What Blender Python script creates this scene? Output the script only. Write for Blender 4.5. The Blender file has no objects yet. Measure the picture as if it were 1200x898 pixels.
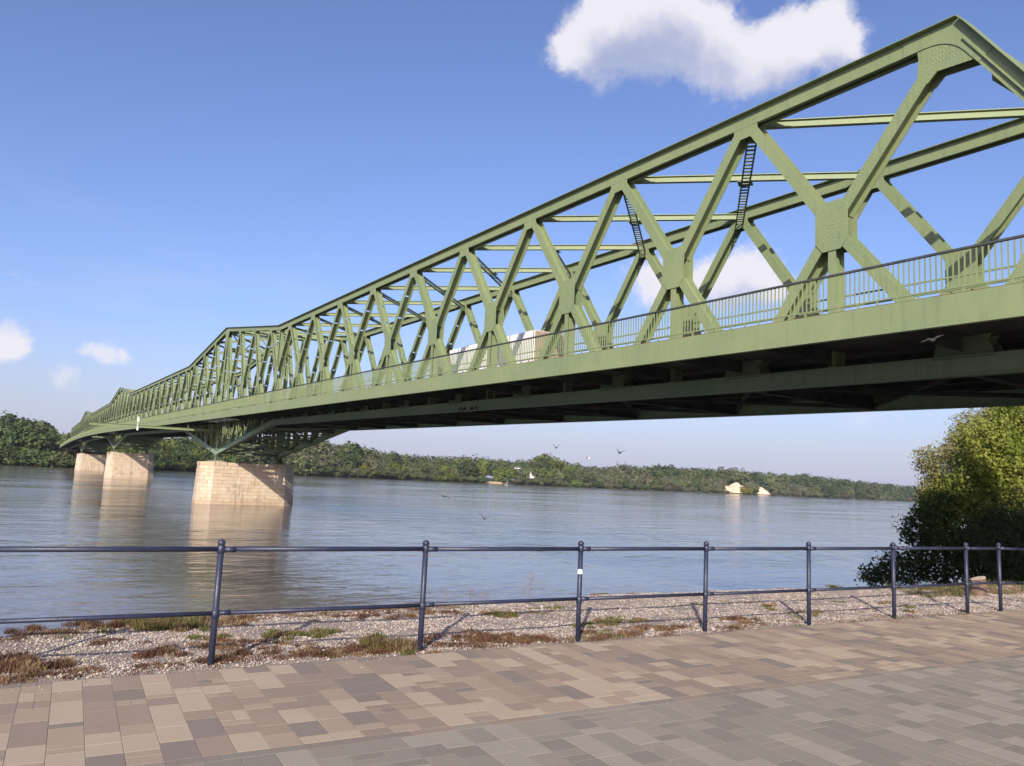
import bpy, math, random
import numpy as np
from mathutils import Matrix, Vector

rnd = random.Random(7)
rng = np.random.default_rng(7)
scene = bpy.context.scene
col = scene.collection

# ------------------------------------------------------------------ camera
EYE = 1.7
YAW, PITCH, ROLL = 0.562, 0.1245, -0.0476
cy_, sy_, cp_, sp_ = math.cos(YAW), math.sin(YAW), math.cos(PITCH), math.sin(PITCH)
FWD = np.array([sy_ * cp_, cy_ * cp_, sp_])
RGT = np.array([cy_, -sy_, 0.0])
UPV = np.cross(RGT, FWD)
CR, SR = math.cos(ROLL), math.sin(ROLL)
CAM_R = CR * RGT - SR * UPV
CAM_U = SR * RGT + CR * UPV
cam_data = bpy.data.cameras.new('camera')
cam_data.sensor_fit = 'HORIZONTAL'
cam_data.sensor_width = 36
cam_data.lens = 902.39 / 1200 * 36
cam_data.clip_start = 0.05
cam_data.clip_end = 30000
cam = bpy.data.objects.new('camera', cam_data)
m = Matrix.Identity(4)
for i in range(3):
    m[i][0], m[i][1], m[i][2] = CAM_R[i], CAM_U[i], -FWD[i]
m[2][3] = EYE
cam.matrix_world = m
col.objects.link(cam)
scene.camera = cam


def pixel_ray(x, y):
    return FWD + CAM_R * (x - 600) / 902.39 + CAM_U * (449 - y) / 902.39


def to_px(P):
    P = np.asarray(P, float) - np.array([0, 0, EYE])
    z = P @ FWD
    return 600 + 902.39 * (P @ CAM_R) / z, 449 - 902.39 * (P @ CAM_U) / z, z


# ------------------------------------------------------------------ sun, sky, exposure
SUN_AZ = math.radians(180 + 41.7)      # compass style: from +Y towards +X
SUN_EL = math.radians(25.2)
sun_dir = Vector((math.sin(SUN_AZ) * math.cos(SUN_EL), math.cos(SUN_AZ) * math.cos(SUN_EL), math.sin(SUN_EL)))
sl = bpy.data.lights.new('sun', 'SUN')
sl.energy = 5.0
sl.angle = math.radians(0.5)
sl.color = (1.0, 0.90, 0.76)
sun = bpy.data.objects.new('sun', sl)
sun.rotation_euler = sun_dir.to_track_quat('Z', 'Y').to_euler()
sun.location = sun_dir * 300
col.objects.link(sun)

scene.view_settings.view_transform = 'Standard'
scene.view_settings.look = 'None'
scene.view_settings.exposure = 0.3
scene.view_settings.gamma = 1.0
scene.view_settings.use_curve_mapping = False
scene.render.engine = 'CYCLES'
scene.cycles.max_bounces = 6
scene.cycles.diffuse_bounces = 3
scene.cycles.glossy_bounces = 3
scene.cycles.transparent_max_bounces = 8
scene.cycles.use_fast_gi = False


class Nodes:
    """small helper to write node trees"""
    def __init__(self, tree):
        self.t = tree
        self.n = tree.nodes
        self.l = tree.links

    def add(self, kind, **kw):
        nd = self.n.new(kind)
        for k, v in kw.items():
            setattr(nd, k, v)
        return nd

    def put(self, sock, v):
        if isinstance(v, bpy.types.NodeSocket):
            self.l.new(v, sock)
        else:
            sock.default_value = v

    def math(self, op, a, b=None, c=None, clamp=False):
        nd = self.add('ShaderNodeMath', operation=op, use_clamp=clamp)
        self.put(nd.inputs[0], a)
        if b is not None:
            self.put(nd.inputs[1], b)
        if c is not None:
            self.put(nd.inputs[2], c)
        return nd.outputs[0]

    def vmath(self, op, a, b=None, out=0):
        nd = self.add('ShaderNodeVectorMath', operation=op)
        self.put(nd.inputs[0], a)
        if b is not None:
            if op == 'SCALE':
                self.put(nd.inputs[3], b)
            else:
                self.put(nd.inputs[1], b)
        return nd.outputs[out]

    def mix(self, f, a, b, blend='MIX'):
        nd = self.add('ShaderNodeMix', data_type='RGBA', blend_type=blend)
        self.put(nd.inputs[0], f)
        self.put(nd.inputs[6], a)
        self.put(nd.inputs[7], b)
        return nd.outputs[2]

    def noise(self, vec, scale, detail=4, rough=0.55, dist=0.0, out=0):
        nd = self.add('ShaderNodeTexNoise')
        nd.inputs['Scale'].default_value = scale
        nd.inputs['Detail'].default_value = detail
        nd.inputs['Roughness'].default_value = rough
        nd.inputs['Distortion'].default_value = dist
        if vec is not None:
            self.put(nd.inputs['Vector'], vec)
        return nd.outputs[out]

    def ramp(self, f, stops, interp='LINEAR'):
        nd = self.add('ShaderNodeValToRGB')
        cr = nd.color_ramp
        cr.interpolation = interp
        while len(cr.elements) < len(stops):
            cr.elements.new(0.5)
        for e, (p, c) in zip(cr.elements, stops):
            e.position = p
            e.color = (*c, 1) if len(c) == 3 else c
        self.put(nd.inputs[0], f)
        return nd.outputs[0]

    def smooth(self, v, lo, hi):
        nd = self.add('ShaderNodeMapRange', interpolation_type='SMOOTHSTEP')
        self.put(nd.inputs[0], v)
        nd.inputs[1].default_value = lo
        nd.inputs[2].default_value = hi
        return nd.outputs[0]


def C(r, g, b):
    return (r, g, b, 1.0)


world = bpy.data.worlds.new('World')
scene.world = world
world.use_nodes = True
N = Nodes(world.node_tree)
N.n.clear()
sky = N.add('ShaderNodeTexSky', sky_type='NISHITA')
sky.sun_disc = False
sky.sun_elevation = SUN_EL
sky.sun_rotation = SUN_AZ
sky.altitude = 0
sky.air_density = 1.0
sky.dust_density = 2.0
sky.ozone_density = 4.0
tc = N.add('ShaderNodeTexCoord')
dirv = N.vmath('NORMALIZE', tc.outputs['Generated'])
warp_n = N.noise(dirv, 9.0, 5, 0.6, out=1)
warp = N.vmath('SCALE', N.vmath('SUBTRACT', warp_n, (0.5, 0.5, 0.5)), 0.075)
wdir = N.vmath('NORMALIZE', N.vmath('ADD', dirv, warp))
# cumulus blobs: direction, angular radius (rad), weight
blobs = []


def blob(px, py, rad_px, w=1.0):
    r = pixel_ray(px, py)
    blobs.append((r / np.linalg.norm(r), rad_px / 902.39 / (1 + ((px - 600) ** 2 + (py - 449) ** 2) / 902.39 ** 2) ** 0.5, w))


for b in [(656, 44, 17, .9), (676, 58, 20, .8), (700, 52, 26, .7), (708, 14, 28, .9), (742, 0, 38, 1), (748, 48, 36, .9), (790, 6, 42, 1), (800, 58, 36, .8), (845, 78, 30, .6),
          (846, 34, 28, .8), (870, 88, 30, .75), (905, 62, 25, .8), (928, 46, 20, .85), (960, 66, 28, .8), (975, 34, 21, 1), (992, 56, 22, .95), (905, 92, 26, .6), (712, 82, 22, .3),
          # small ones low on the left and behind the truss
          (6, 401, 17, 1.0), (26, 408, 13, .85), (-22, 402, 22, 1.1), (103, 404, 8, .8), (122, 410, 10, .95), (143, 414, 8, .8),
          (752, 330, 22, .95), (780, 322, 22, 1), (862, 318, 32, 1.05), (885, 325, 26, .9), (835, 328, 24, .9), (905, 335, 20, .7), (1010, 362, 20, .6),
          (12, 324, 10, .5), (35, 328, 9, .45), (90, 438, 16, .55), (65, 440, 12, .45), (100, 470, 14, .5), (590, 397, 10, .5), (345, 436, 12, .6), (325, 442, 10, .5),
          (1015, 487, 16, .6), (1050, 498, 12, .5)]:
    blob(*b)


def cloud_field(vec):
    field = None
    for d, r, w in blobs:
        dt = N.vmath('DOT_PRODUCT', vec, tuple(d), out=1)
        v = N.math('MULTIPLY', N.math('SUBTRACT', 1.0, dt), -1.25 / (r * r))
        v = N.math('MULTIPLY', N.math('EXPONENT', v), w)
        field = v if field is None else N.math('ADD', field, v)
    return field


billow = N.noise(wdir, 26.0, 10, 0.67)
fld = N.math('ADD', cloud_field(wdir), N.math('MULTIPLY', N.math('SUBTRACT', billow, 0.5), 1.9))
alpha = N.math('MULTIPLY', N.smooth(fld, 0.36, 1.25), 0.97)
# cloud lying above a point (towards the sun) shades it
updir = N.vmath('NORMALIZE', N.vmath('ADD', wdir, (-0.018, -0.018, 0.034)))
above = N.math('ADD', cloud_field(updir), N.math('MULTIPLY', N.math('SUBTRACT', N.noise(updir, 26.0, 8, 0.60), 0.5), 1.6))
shade = N.math('MULTIPLY', N.smooth(above, 0.6, 2.6), 1.0)
alpha = N.math('MULTIPLY', alpha, N.math('SUBTRACT', 1.0, N.math('MULTIPLY', shade, 0.30)))
cloud_col = N.mix(shade, C(0.72, 0.70, 0.76), C(0.42, 0.44, 0.57))
# thin haze bands near the horizon
sep = N.add('ShaderNodeSeparateXYZ')
N.put(sep.inputs[0], dirv)
zc = sep.outputs[2]
comb = N.add('ShaderNodeCombineXYZ')
N.put(comb.inputs[0], sep.outputs[0])
N.put(comb.inputs[1], sep.outputs[1])
N.put(comb.inputs[2], N.math('MULTIPLY', zc, 6.0))
thin = N.smooth(N.noise(comb.outputs[0], 3.2, 8, 0.66), 0.44, 0.74)
lowb = N.math('SUBTRACT', 1.0, N.smooth(zc, 0.06, 0.34))
thin = N.math('MULTIPLY', N.math('MULTIPLY', thin, lowb), 0.55)
hzn = N.math('MULTIPLY', N.math('SUBTRACT', 1.0, N.smooth(zc, -0.02, 0.19)), 0.86)
thin = N.math('MAXIMUM', thin, hzn)
sky_tint = N.mix(1.0, sky.outputs[0], C(1.0, 0.90, 1.06), 'MULTIPLY')
bg_sky = N.add('ShaderNodeBackground')
N.put(bg_sky.inputs[0], sky_tint)
bg_sky.inputs[1].default_value = 0.15
bg_thin = N.add('ShaderNodeBackground')
bg_thin.inputs[0].default_value = C(0.51, 0.535, 0.68)
bg_thin.inputs[1].default_value = 1.0
bg_cl = N.add('ShaderNodeBackground')
N.put(bg_cl.inputs[0], cloud_col)
bg_cl.inputs[1].default_value = 1.0
mx1 = N.add('ShaderNodeMixShader')
N.put(mx1.inputs[0], thin)
N.l.new(bg_sky.outputs[0], mx1.inputs[1])
N.l.new(bg_thin.outputs[0], mx1.inputs[2])
mx2 = N.add('ShaderNodeMixShader')
N.put(mx2.inputs[0], alpha)
N.l.new(mx1.outputs[0], mx2.inputs[1])
N.l.new(bg_cl.outputs[0], mx2.inputs[2])
wo = N.add('ShaderNodeOutputWorld')
N.l.new(mx2.outputs[0], wo.inputs[0])


# ------------------------------------------------------------------ materials
def new_mat(name):
    mt = bpy.data.materials.new(name)
    mt.use_nodes = True
    n = Nodes(mt.node_tree)
    n.bsdf = n.n['Principled BSDF']
    n.out = n.n['Material Output']
    n.tc = n.add('ShaderNodeTexCoord')
    n.geo = n.add('ShaderNodeNewGeometry')
    n.pos = n.geo.outputs['Position']
    return mt, n


def bump(n, h, strength, dist=0.02):
    b = n.add('ShaderNodeBump')
    b.inputs['Strength'].default_value = strength
    b.inputs['Distance'].default_value = dist
    n.put(b.inputs['Height'], h)
    n.l.new(b.outputs[0], n.bsdf.inputs['Normal'])
    return b


def simple_mat(name, c1, c2, scale=2.0, rough=0.7, bumps=0.0, bscale=30, metal=0.0, spec=0.5, detail=5):
    mt, n = new_mat(name)
    f = n.noise(n.pos, scale, detail, 0.6)
    f = n.smooth(f, 0.33, 0.67)
    n.put(n.bsdf.inputs['Base Color'], n.mix(f, C(*c1), C(*c2)))
    n.bsdf.inputs['Roughness'].default_value = rough
    n.bsdf.inputs['Metallic'].default_value = metal
    n.bsdf.inputs['Specular IOR Level'].default_value = spec
    if bumps:
        bump(n, n.noise(n.pos, bscale, 4), bumps)
    return mt


def paint_mat(name, base, dirt, rust=0.40):
    """old bridge paint: broad patches, streaks running down, faint rust"""
    mt, n = new_mat(name)
    f = n.smooth(n.noise(n.pos, 0.35, 5, 0.6), 0.3, 0.7)
    sc = n.vmath('MULTIPLY', n.pos, (3.0, 3.0, 0.35))
    st = n.smooth(n.noise(sc, 2.2, 5, 0.65), 0.48, 0.75)
    fine = n.smooth(n.noise(n.pos, 14, 4, 0.6), 0.35, 0.7)
    c = n.mix(f, C(*base), C(base[0] * 1.20, base[1] * 1.10, base[2] * 1.10))
    c = n.mix(n.math('MULTIPLY', st, 0.55), c, C(*dirt))
    c = n.mix(n.math('MULTIPLY', fine, 0.12), c, C(base[0] * .7, base[1] * .7, base[2] * .7))
    rs = n.smooth(n.noise(n.pos, 2.4, 8, 0.75), 0.62, 0.72)
    c = n.mix(n.math('MULTIPLY', rs, rust), c, C(0.16, 0.075, 0.035))
    n.put(n.bsdf.inputs['Base Color'], c)
    n.bsdf.inputs['Roughness'].default_value = 0.55
    n.bsdf.inputs['Specular IOR Level'].default_value = 0.35
    bump(n, n.noise(n.pos, 9, 4), 0.12, 0.01)
    return mt


M = {}
M['green'] = paint_mat('bridge_green_paint', (0.182, 0.236, 0.118), (0.125, 0.160, 0.085))
M['green_shaded'] = paint_mat('bridge_green_paint_shaded', (0.12, 0.165, 0.105), (0.075, 0.095, 0.065), 0.5)  # darker copy of the green: underside shade put into the base colour, more rust
M['green_cool'] = paint_mat('bridge_green_paint_chord_skylit', (0.185, 0.275, 0.185), (0.14, 0.195, 0.13))  # slightly cooler chord paint, with blue skylight also put into the colour
M['soffit_shade'] = simple_mat('shade_dark_underdeck_steel', (0.022, 0.027, 0.024), (0.045, 0.052, 0.045), 1.5, 0.9)  # near-black base colour paints in the deep shade under the deck
M['rust'] = simple_mat('rusty_edge', (0.14, 0.07, 0.045), (0.20, 0.16, 0.09), 1.2, 0.9)
M['rail_top'] = simple_mat('handrail_dark_paint', (0.035, 0.04, 0.045), (0.06, 0.065, 0.06), 3, 0.6)
M['deck'] = simple_mat('shade_dark_deck_plate', (0.035, 0.036, 0.034), (0.06, 0.058, 0.052), 1.5, 0.9)  # slab colour darkened to stand for the shade on its underside
M['road'] = simple_mat('asphalt', (0.05, 0.05, 0.052), (0.07, 0.07, 0.07), 4, 0.9)
M['navy'] = simple_mat('railing_navy_paint', (0.017, 0.022, 0.048), (0.026, 0.032, 0.062), 6, 0.45, 0.15, 60)
M['white_sticker'] = simple_mat('white_sticker', (0.75, 0.77, 0.8), (0.85, 0.85, 0.85), 20, 0.5)
M['steel'] = simple_mat('bare_steel', (0.3, 0.3, 0.3), (0.4, 0.4, 0.4), 20, 0.4, metal=0.7)
M['truck_white'] = simple_mat('trailer_white', (0.72, 0.72, 0.72), (0.80, 0.80, 0.79), 1, 0.45)
M['truck_door'] = simple_mat('trailer_door_brown', (0.30, 0.22, 0.16), (0.38, 0.29, 0.21), 2, 0.6)
M['truck_cab'] = simple_mat('cab_paint', (0.10, 0.13, 0.22), (0.12, 0.15, 0.25), 2, 0.3)
M['rubber'] = simple_mat('rubber', (0.02, 0.02, 0.02), (0.03, 0.03, 0.03), 8, 0.8)
M['glass_dark'] = simple_mat('dark_glass', (0.02, 0.025, 0.03), (0.03, 0.035, 0.04), 2, 0.08)
M['mortar'] = simple_mat('mortar', (0.16, 0.13, 0.10), (0.24, 0.20, 0.15), 3, 0.95)


def stone_mat(name, c1, c2):
    mt, n = new_mat(name)
    f = n.smooth(n.noise(n.pos, 1.3, 6, 0.65), 0.3, 0.7)
    c = n.mix(f, C(*c1), C(*c2))
    sc = n.vmath('MULTIPLY', n.pos, (1.0, 1.0, 0.12))
    st = n.smooth(n.noise(sc, 1.6, 6, 0.7), 0.5, 0.72)
    sp = n.add('ShaderNodeSeparateXYZ')
    n.put(sp.inputs[0], n.pos)
    # water staining close to the river level and run-off from the top edge
    low = n.math('SUBTRACT', 1.0, n.smooth(sp.outputs[2], -3.2, -2.2))
    c = n.mix(n.math('MULTIPLY', st, 0.55), c, C(0.12, 0.085, 0.06))
    c = n.mix(n.math('MULTIPLY', low, 0.35), c, C(0.30, 0.19, 0.11))
    n.put(n.bsdf.inputs['Base Color'], c)
    n.bsdf.inputs['Roughness'].default_value = 0.9
    bump(n, n.noise(n.pos, 6, 6, 0.7), 0.6, 0.05)
    return mt


STONE = [stone_mat('limestone_a', (0.528, 0.437, 0.328), (0.455, 0.364, 0.264)),
         stone_mat('limestone_b', (0.546, 0.455, 0.346), (0.473, 0.373, 0.264)),
         stone_mat('limestone_c', (0.473, 0.373, 0.264), (0.419, 0.328, 0.237)),
         stone_mat('limestone_d', (0.564, 0.491, 0.391), (0.455, 0.364, 0.264))]


def paver_mat(name, c1, c2):
    mt, n = new_mat(name)
    oi = n.add('ShaderNodeObjectInfo')
    f = n.smooth(n.noise(n.pos, 3.0, 7, 0.65), 0.3, 0.7)
    grit = n.noise(n.pos, 160, 3, 0.7)
    c = n.mix(f, C(*c1), C(*c2))
    c = n.mix(n.math('MULTIPLY', n.smooth(grit, 0.45, 0.8), 0.35), c, C(c1[0] * .55, c1[1] * .55, c1[2] * .55))
    big = n.smooth(n.noise(n.pos, 0.55, 5, 0.6), 0.35, 0.7)
    c = n.mix(n.math('MULTIPLY', big, 0.28), c, C(c1[0] * .72, c1[1] * .74, c1[2] * .78))
    c = n.mix(n.math('MULTIPLY', n.smooth(n.noise(n.pos, 22, 5, 0.7), 0.58, 0.75), 0.25), c, C(0.33, 0.30, 0.26))
    n.put(n.bsdf.inputs['Base Color'], c)
    n.put(n.bsdf.inputs['Roughness'], n.math('ADD', 0.62, n.math('MULTIPLY', f, 0.2)))
    n.bsdf.inputs['Specular IOR Level'].default_value = 0.4
    b = n.math('ADD', n.math('MULTIPLY', grit, 0.25), n.noise(n.pos, 40, 4, 0.6))
    bump(n, b, 0.25, 0.004)
    return mt


TAN = [paver_mat('paver_cream', (0.444, 0.353, 0.238), (0.408, 0.322, 0.218)),
       paver_mat('paver_sand', (0.378, 0.287, 0.194), (0.347, 0.262, 0.178)),
       paver_mat('paver_rose', (0.320, 0.240, 0.170), (0.298, 0.223, 0.158)),
       paver_mat('paver_slate', (0.245, 0.196, 0.150), (0.227, 0.181, 0.139)),
       paver_mat('paver_brown', (0.298, 0.227, 0.162), (0.271, 0.208, 0.150))]
GREY = [paver_mat('paver_light_grey', (0.341, 0.291, 0.222), (0.312, 0.269, 0.205)),
        paver_mat('paver_mid_grey', (0.275, 0.236, 0.178), (0.258, 0.219, 0.168)),
        paver_mat('paver_dark_grey', (0.241, 0.207, 0.159), (0.225, 0.193, 0.150)),
        paver_mat('paver_mid_grey_warm', (0.295, 0.250, 0.187), (0.275, 0.233, 0.176))]
M['joint'] = simple_mat('joint_sand', (0.12, 0.10, 0.085), (0.19, 0.165, 0.14), 30, 0.95, 0.4, 120)
M['plain_paving'] = simple_mat('plain_paving', (0.15, 0.13, 0.12), (0.20, 0.175, 0.16), 5, 0.8)

mt, n = new_mat('gravel_ground')
f = n.smooth(n.noise(n.pos, 1.1, 6, 0.65), 0.35, 0.65)
f2 = n.smooth(n.noise(n.pos, 60, 4, 0.7), 0.35, 0.7)
vor = n.add('ShaderNodeTexVoronoi')
vor.inputs['Scale'].default_value = 95
n.put(vor.inputs['Vector'], n.pos)
sepc = n.add('ShaderNodeSeparateColor')
n.l.new(vor.outputs['Color'], sepc.inputs[0])
c = n.mix(sepc.outputs[0], C(0.24, 0.19, 0.15), C(0.50, 0.43, 0.37))
c = n.mix(n.math('MULTIPLY', n.smooth(vor.outputs['Distance'], 0.4, 0.75), 0.6), c, C(0.13, 0.10, 0.08))
c = n.mix(n.math('MULTIPLY', f, 0.45), c, C(0.17, 0.12, 0.085))
n.put(n.bsdf.inputs['Base Color'], c)
n.bsdf.inputs['Roughness'].default_value = 0.95
bump(n, n.math('SUBTRACT', 1.0, vor.outputs['Distance']), 0.8, 0.01)
M['gravel'] = mt
M['pebble_a'] = simple_mat('pebble_pale', (0.40, 0.335, 0.28), (0.51, 0.44, 0.375), 9, 0.85)
M['pebble_b'] = simple_mat('pebble_tan', (0.28, 0.22, 0.17), (0.40, 0.32, 0.25), 9, 0.85)
M['pebble_c'] = simple_mat('pebble_grey', (0.30, 0.28, 0.265), (0.42, 0.39, 0.36), 9, 0.85)
M['soil'] = simple_mat('bank_soil', (0.11, 0.085, 0.05), (0.17, 0.14, 0.08), 0.7, 0.95, 0.4, 5)
M['far_ground'] = simple_mat('far_ground', (0.05, 0.065, 0.025), (0.10, 0.10, 0.045), 0.02, 0.95)
M['sand'] = simple_mat('pale_sand', (0.62, 0.47, 0.32), (0.70, 0.55, 0.40), 0.3, 0.95)
M['beach'] = simple_mat('beach_sand', (0.50, 0.36, 0.19), (0.58, 0.44, 0.26), 0.3, 0.95)
M['field'] = simple_mat('pale_meadow', (0.22, 0.27, 0.11), (0.27, 0.30, 0.13), 0.05, 0.95)


def grass_mat(name, c1, c2, scale=6):
    mt, n = new_mat(name)
    f = n.smooth(n.noise(n.pos, scale, 3), 0.3, 0.7)
    n.put(n.bsdf.inputs['Base Color'], n.mix(f, C(*c1), C(*c2)))
    n.bsdf.inputs['Roughness'].default_value = 0.8
    n.bsdf.inputs['Specular IOR Level'].default_value = 0.2
    tr = n.add('ShaderNodeBsdfTranslucent')
    tr.inputs[0].default_value = C(*[min(1, a * 1.3) for a in c2])
    mx = n.add('ShaderNodeMixShader')
    mx.inputs[0].default_value = 0.25
    n.l.new(n.bsdf.outputs[0], mx.inputs[1])
    n.l.new(tr.outputs[0], mx.inputs[2])
    n.l.new(mx.outputs[0], n.out.inputs[0])
    return mt


M['grass_green'] = grass_mat('weed_green', (0.105, 0.11, 0.035), (0.20, 0.18, 0.065))
M['grass_dry'] = grass_mat('weed_dry', (0.19, 0.115, 0.06), (0.32, 0.22, 0.125))
M['grass_rust'] = grass_mat('weed_rust', (0.10, 0.050, 0.03), (0.175, 0.095, 0.055))


def leaf_mat(name, c1, c2, scale=0.9, transl=0.3, tint=None):
    mt, n = new_mat(name)
    f = n.smooth(n.noise(n.pos, scale, 4, 0.6), 0.32, 0.68)
    oi = n.add('ShaderNodeObjectInfo')
    c = n.mix(f, C(*c1), C(*c2))
    hs = n.add('ShaderNodeHueSaturation')
    n.put(hs.inputs['Hue'], n.math('ADD', 0.485, n.math('MULTIPLY', oi.outputs['Random'], 0.03)))
    n.put(hs.inputs['Value'], n.math('ADD', 0.8, n.math('MULTIPLY', oi.outputs['Random'], 0.4)))
    n.put(hs.inputs['Color'], c)
    n.put(n.bsdf.inputs['Base Color'], hs.outputs[0])
    n.bsdf.inputs['Roughness'].default_value = 0.65
    n.bsdf.inputs['Specular IOR Level'].default_value = 0.25
    tr = n.add('ShaderNodeBsdfTranslucent')
    n.put(tr.inputs[0], n.mix(0.5, hs.outputs[0], C(c2[0] * 1.6, c2[1] * 1.5, c2[2])))
    mx = n.add('ShaderNodeMixShader')
    mx.inputs[0].default_value = transl
    n.l.new(n.bsdf.outputs[0], mx.inputs[1])
    n.l.new(tr.outputs[0], mx.inputs[2])
    n.l.new(mx.outputs[0], n.out.inputs[0])
    return mt


M['leaf_near'] = leaf_mat('leaf_near', (0.150, 0.185, 0.032), (0.27, 0.280, 0.060), 0.45, 0.35)
M['leaf_willow'] = leaf_mat('leaf_pale', (0.26, 0.27, 0.115), (0.37, 0.37, 0.17), 0.8, 0.3)
M['leaf_bush'] = leaf_mat('leaf_bush', (0.050, 0.080, 0.024), (0.085, 0.120, 0.034), 0.8, 0.25)
M['leaf_olive'] = leaf_mat('leaf_olive', (0.088, 0.109, 0.042), (0.147, 0.163, 0.065), 0.12, 0.2)
M['leaf_dark'] = leaf_mat('leaf_dark', (0.050, 0.083, 0.028), (0.094, 0.130, 0.042), 0.12, 0.2)
M['leaf_fresh'] = leaf_mat('leaf_fresh', (0.100, 0.142, 0.029), (0.177, 0.201, 0.041), 0.12, 0.25)
M['leaf_grey'] = leaf_mat('leaf_grey', (0.112, 0.118, 0.065), (0.165, 0.163, 0.092), 0.12, 0.2)
M['leaf_yellow'] = leaf_mat('leaf_yellow', (0.201, 0.201, 0.029), (0.307, 0.271, 0.041), 0.12, 0.25)
M['leaf_forest'] = leaf_mat('leaf_forest', (0.058, 0.080, 0.030), (0.115, 0.125, 0.048), 0.02, 0.15)
M['bark'] = simple_mat('bark', (0.07, 0.055, 0.04), (0.13, 0.10, 0.075), 4, 0.95, 0.8, 12)
M['log_side'] = simple_mat('log_bark', (0.10, 0.065, 0.045), (0.18, 0.125, 0.09), 9, 0.9, 0.8, 25)
M['log_top'] = simple_mat('log_cut', (0.42, 0.33, 0.23), (0.55, 0.45, 0.33), 12, 0.85, 0.3, 30)
M['bird_dark'] = simple_mat('plumage_dark', (0.06, 0.065, 0.08), (0.12, 0.125, 0.14), 9, 0.8)
M['bird_grey'] = simple_mat('plumage_grey', (0.20, 0.21, 0.25), (0.32, 0.33, 0.37), 9, 0.8)
M['bird_white'] = simple_mat('plumage_white', (0.62, 0.62, 0.62), (0.80, 0.80, 0.80), 9, 0.8)
M['roof_red'] = simple_mat('roof_tiles', (0.25, 0.10, 0.06), (0.32, 0.14, 0.09), 1, 0.9)
M['plaster'] = simple_mat('white_plaster', (0.60, 0.58, 0.55), (0.70, 0.68, 0.64), 0.5, 0.9)

# river
mt, n = new_mat('river_water')
n.bsdf.inputs['IOR'].default_value = 1.333
n.bsdf.inputs['Specular IOR Level'].default_value = 0.5
p1 = n.vmath('MULTIPLY', n.pos, (0.55, 1.0, 1.0))
warpw = n.vmath('SCALE', n.vmath('SUBTRACT', n.noise(p1, 0.25, 3, 0.5, out=1), (0.5, 0.5, 0.5)), 1.6)
p2 = n.vmath('ADD', p1, warpw)
w1 = n.noise(p2, 0.9, 3, 0.5)
w2 = n.noise(p2, 3.2, 3, 0.55)
w3 = n.noise(n.vmath('MULTIPLY', n.pos, (0.25, 0.6, 1.0)), 0.35, 3, 0.5)
patch = n.smooth(n.noise(n.vmath('MULTIPLY', n.pos, (0.35, 1.0, 1.0)), 0.055, 4, 0.6), 0.35, 0.68)
hgt = n.math('ADD', n.math('MULTIPLY', w1, 0.62), n.math('ADD', n.math('MULTIPLY', w2, 0.13), n.math('MULTIPLY', w3, 1.1)))
bw = n.add('ShaderNodeBump')
n.put(bw.inputs['Strength'], n.math('ADD', 0.30, n.math('MULTIPLY', patch, 0.38)))
bw.inputs['Distance'].default_value = 0.22
n.put(bw.inputs['Height'], hgt)
n.l.new(bw.outputs[0], n.bsdf.inputs['Normal'])
n.put(n.bsdf.inputs['Base Color'], n.mix(patch, C(0.112, 0.100, 0.078), C(0.172, 0.154, 0.124)))
n.put(n.bsdf.inputs['Roughness'], n.math('ADD', 0.06, n.math('MULTIPLY', patch, 0.08)))
M['water'] = mt


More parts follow.
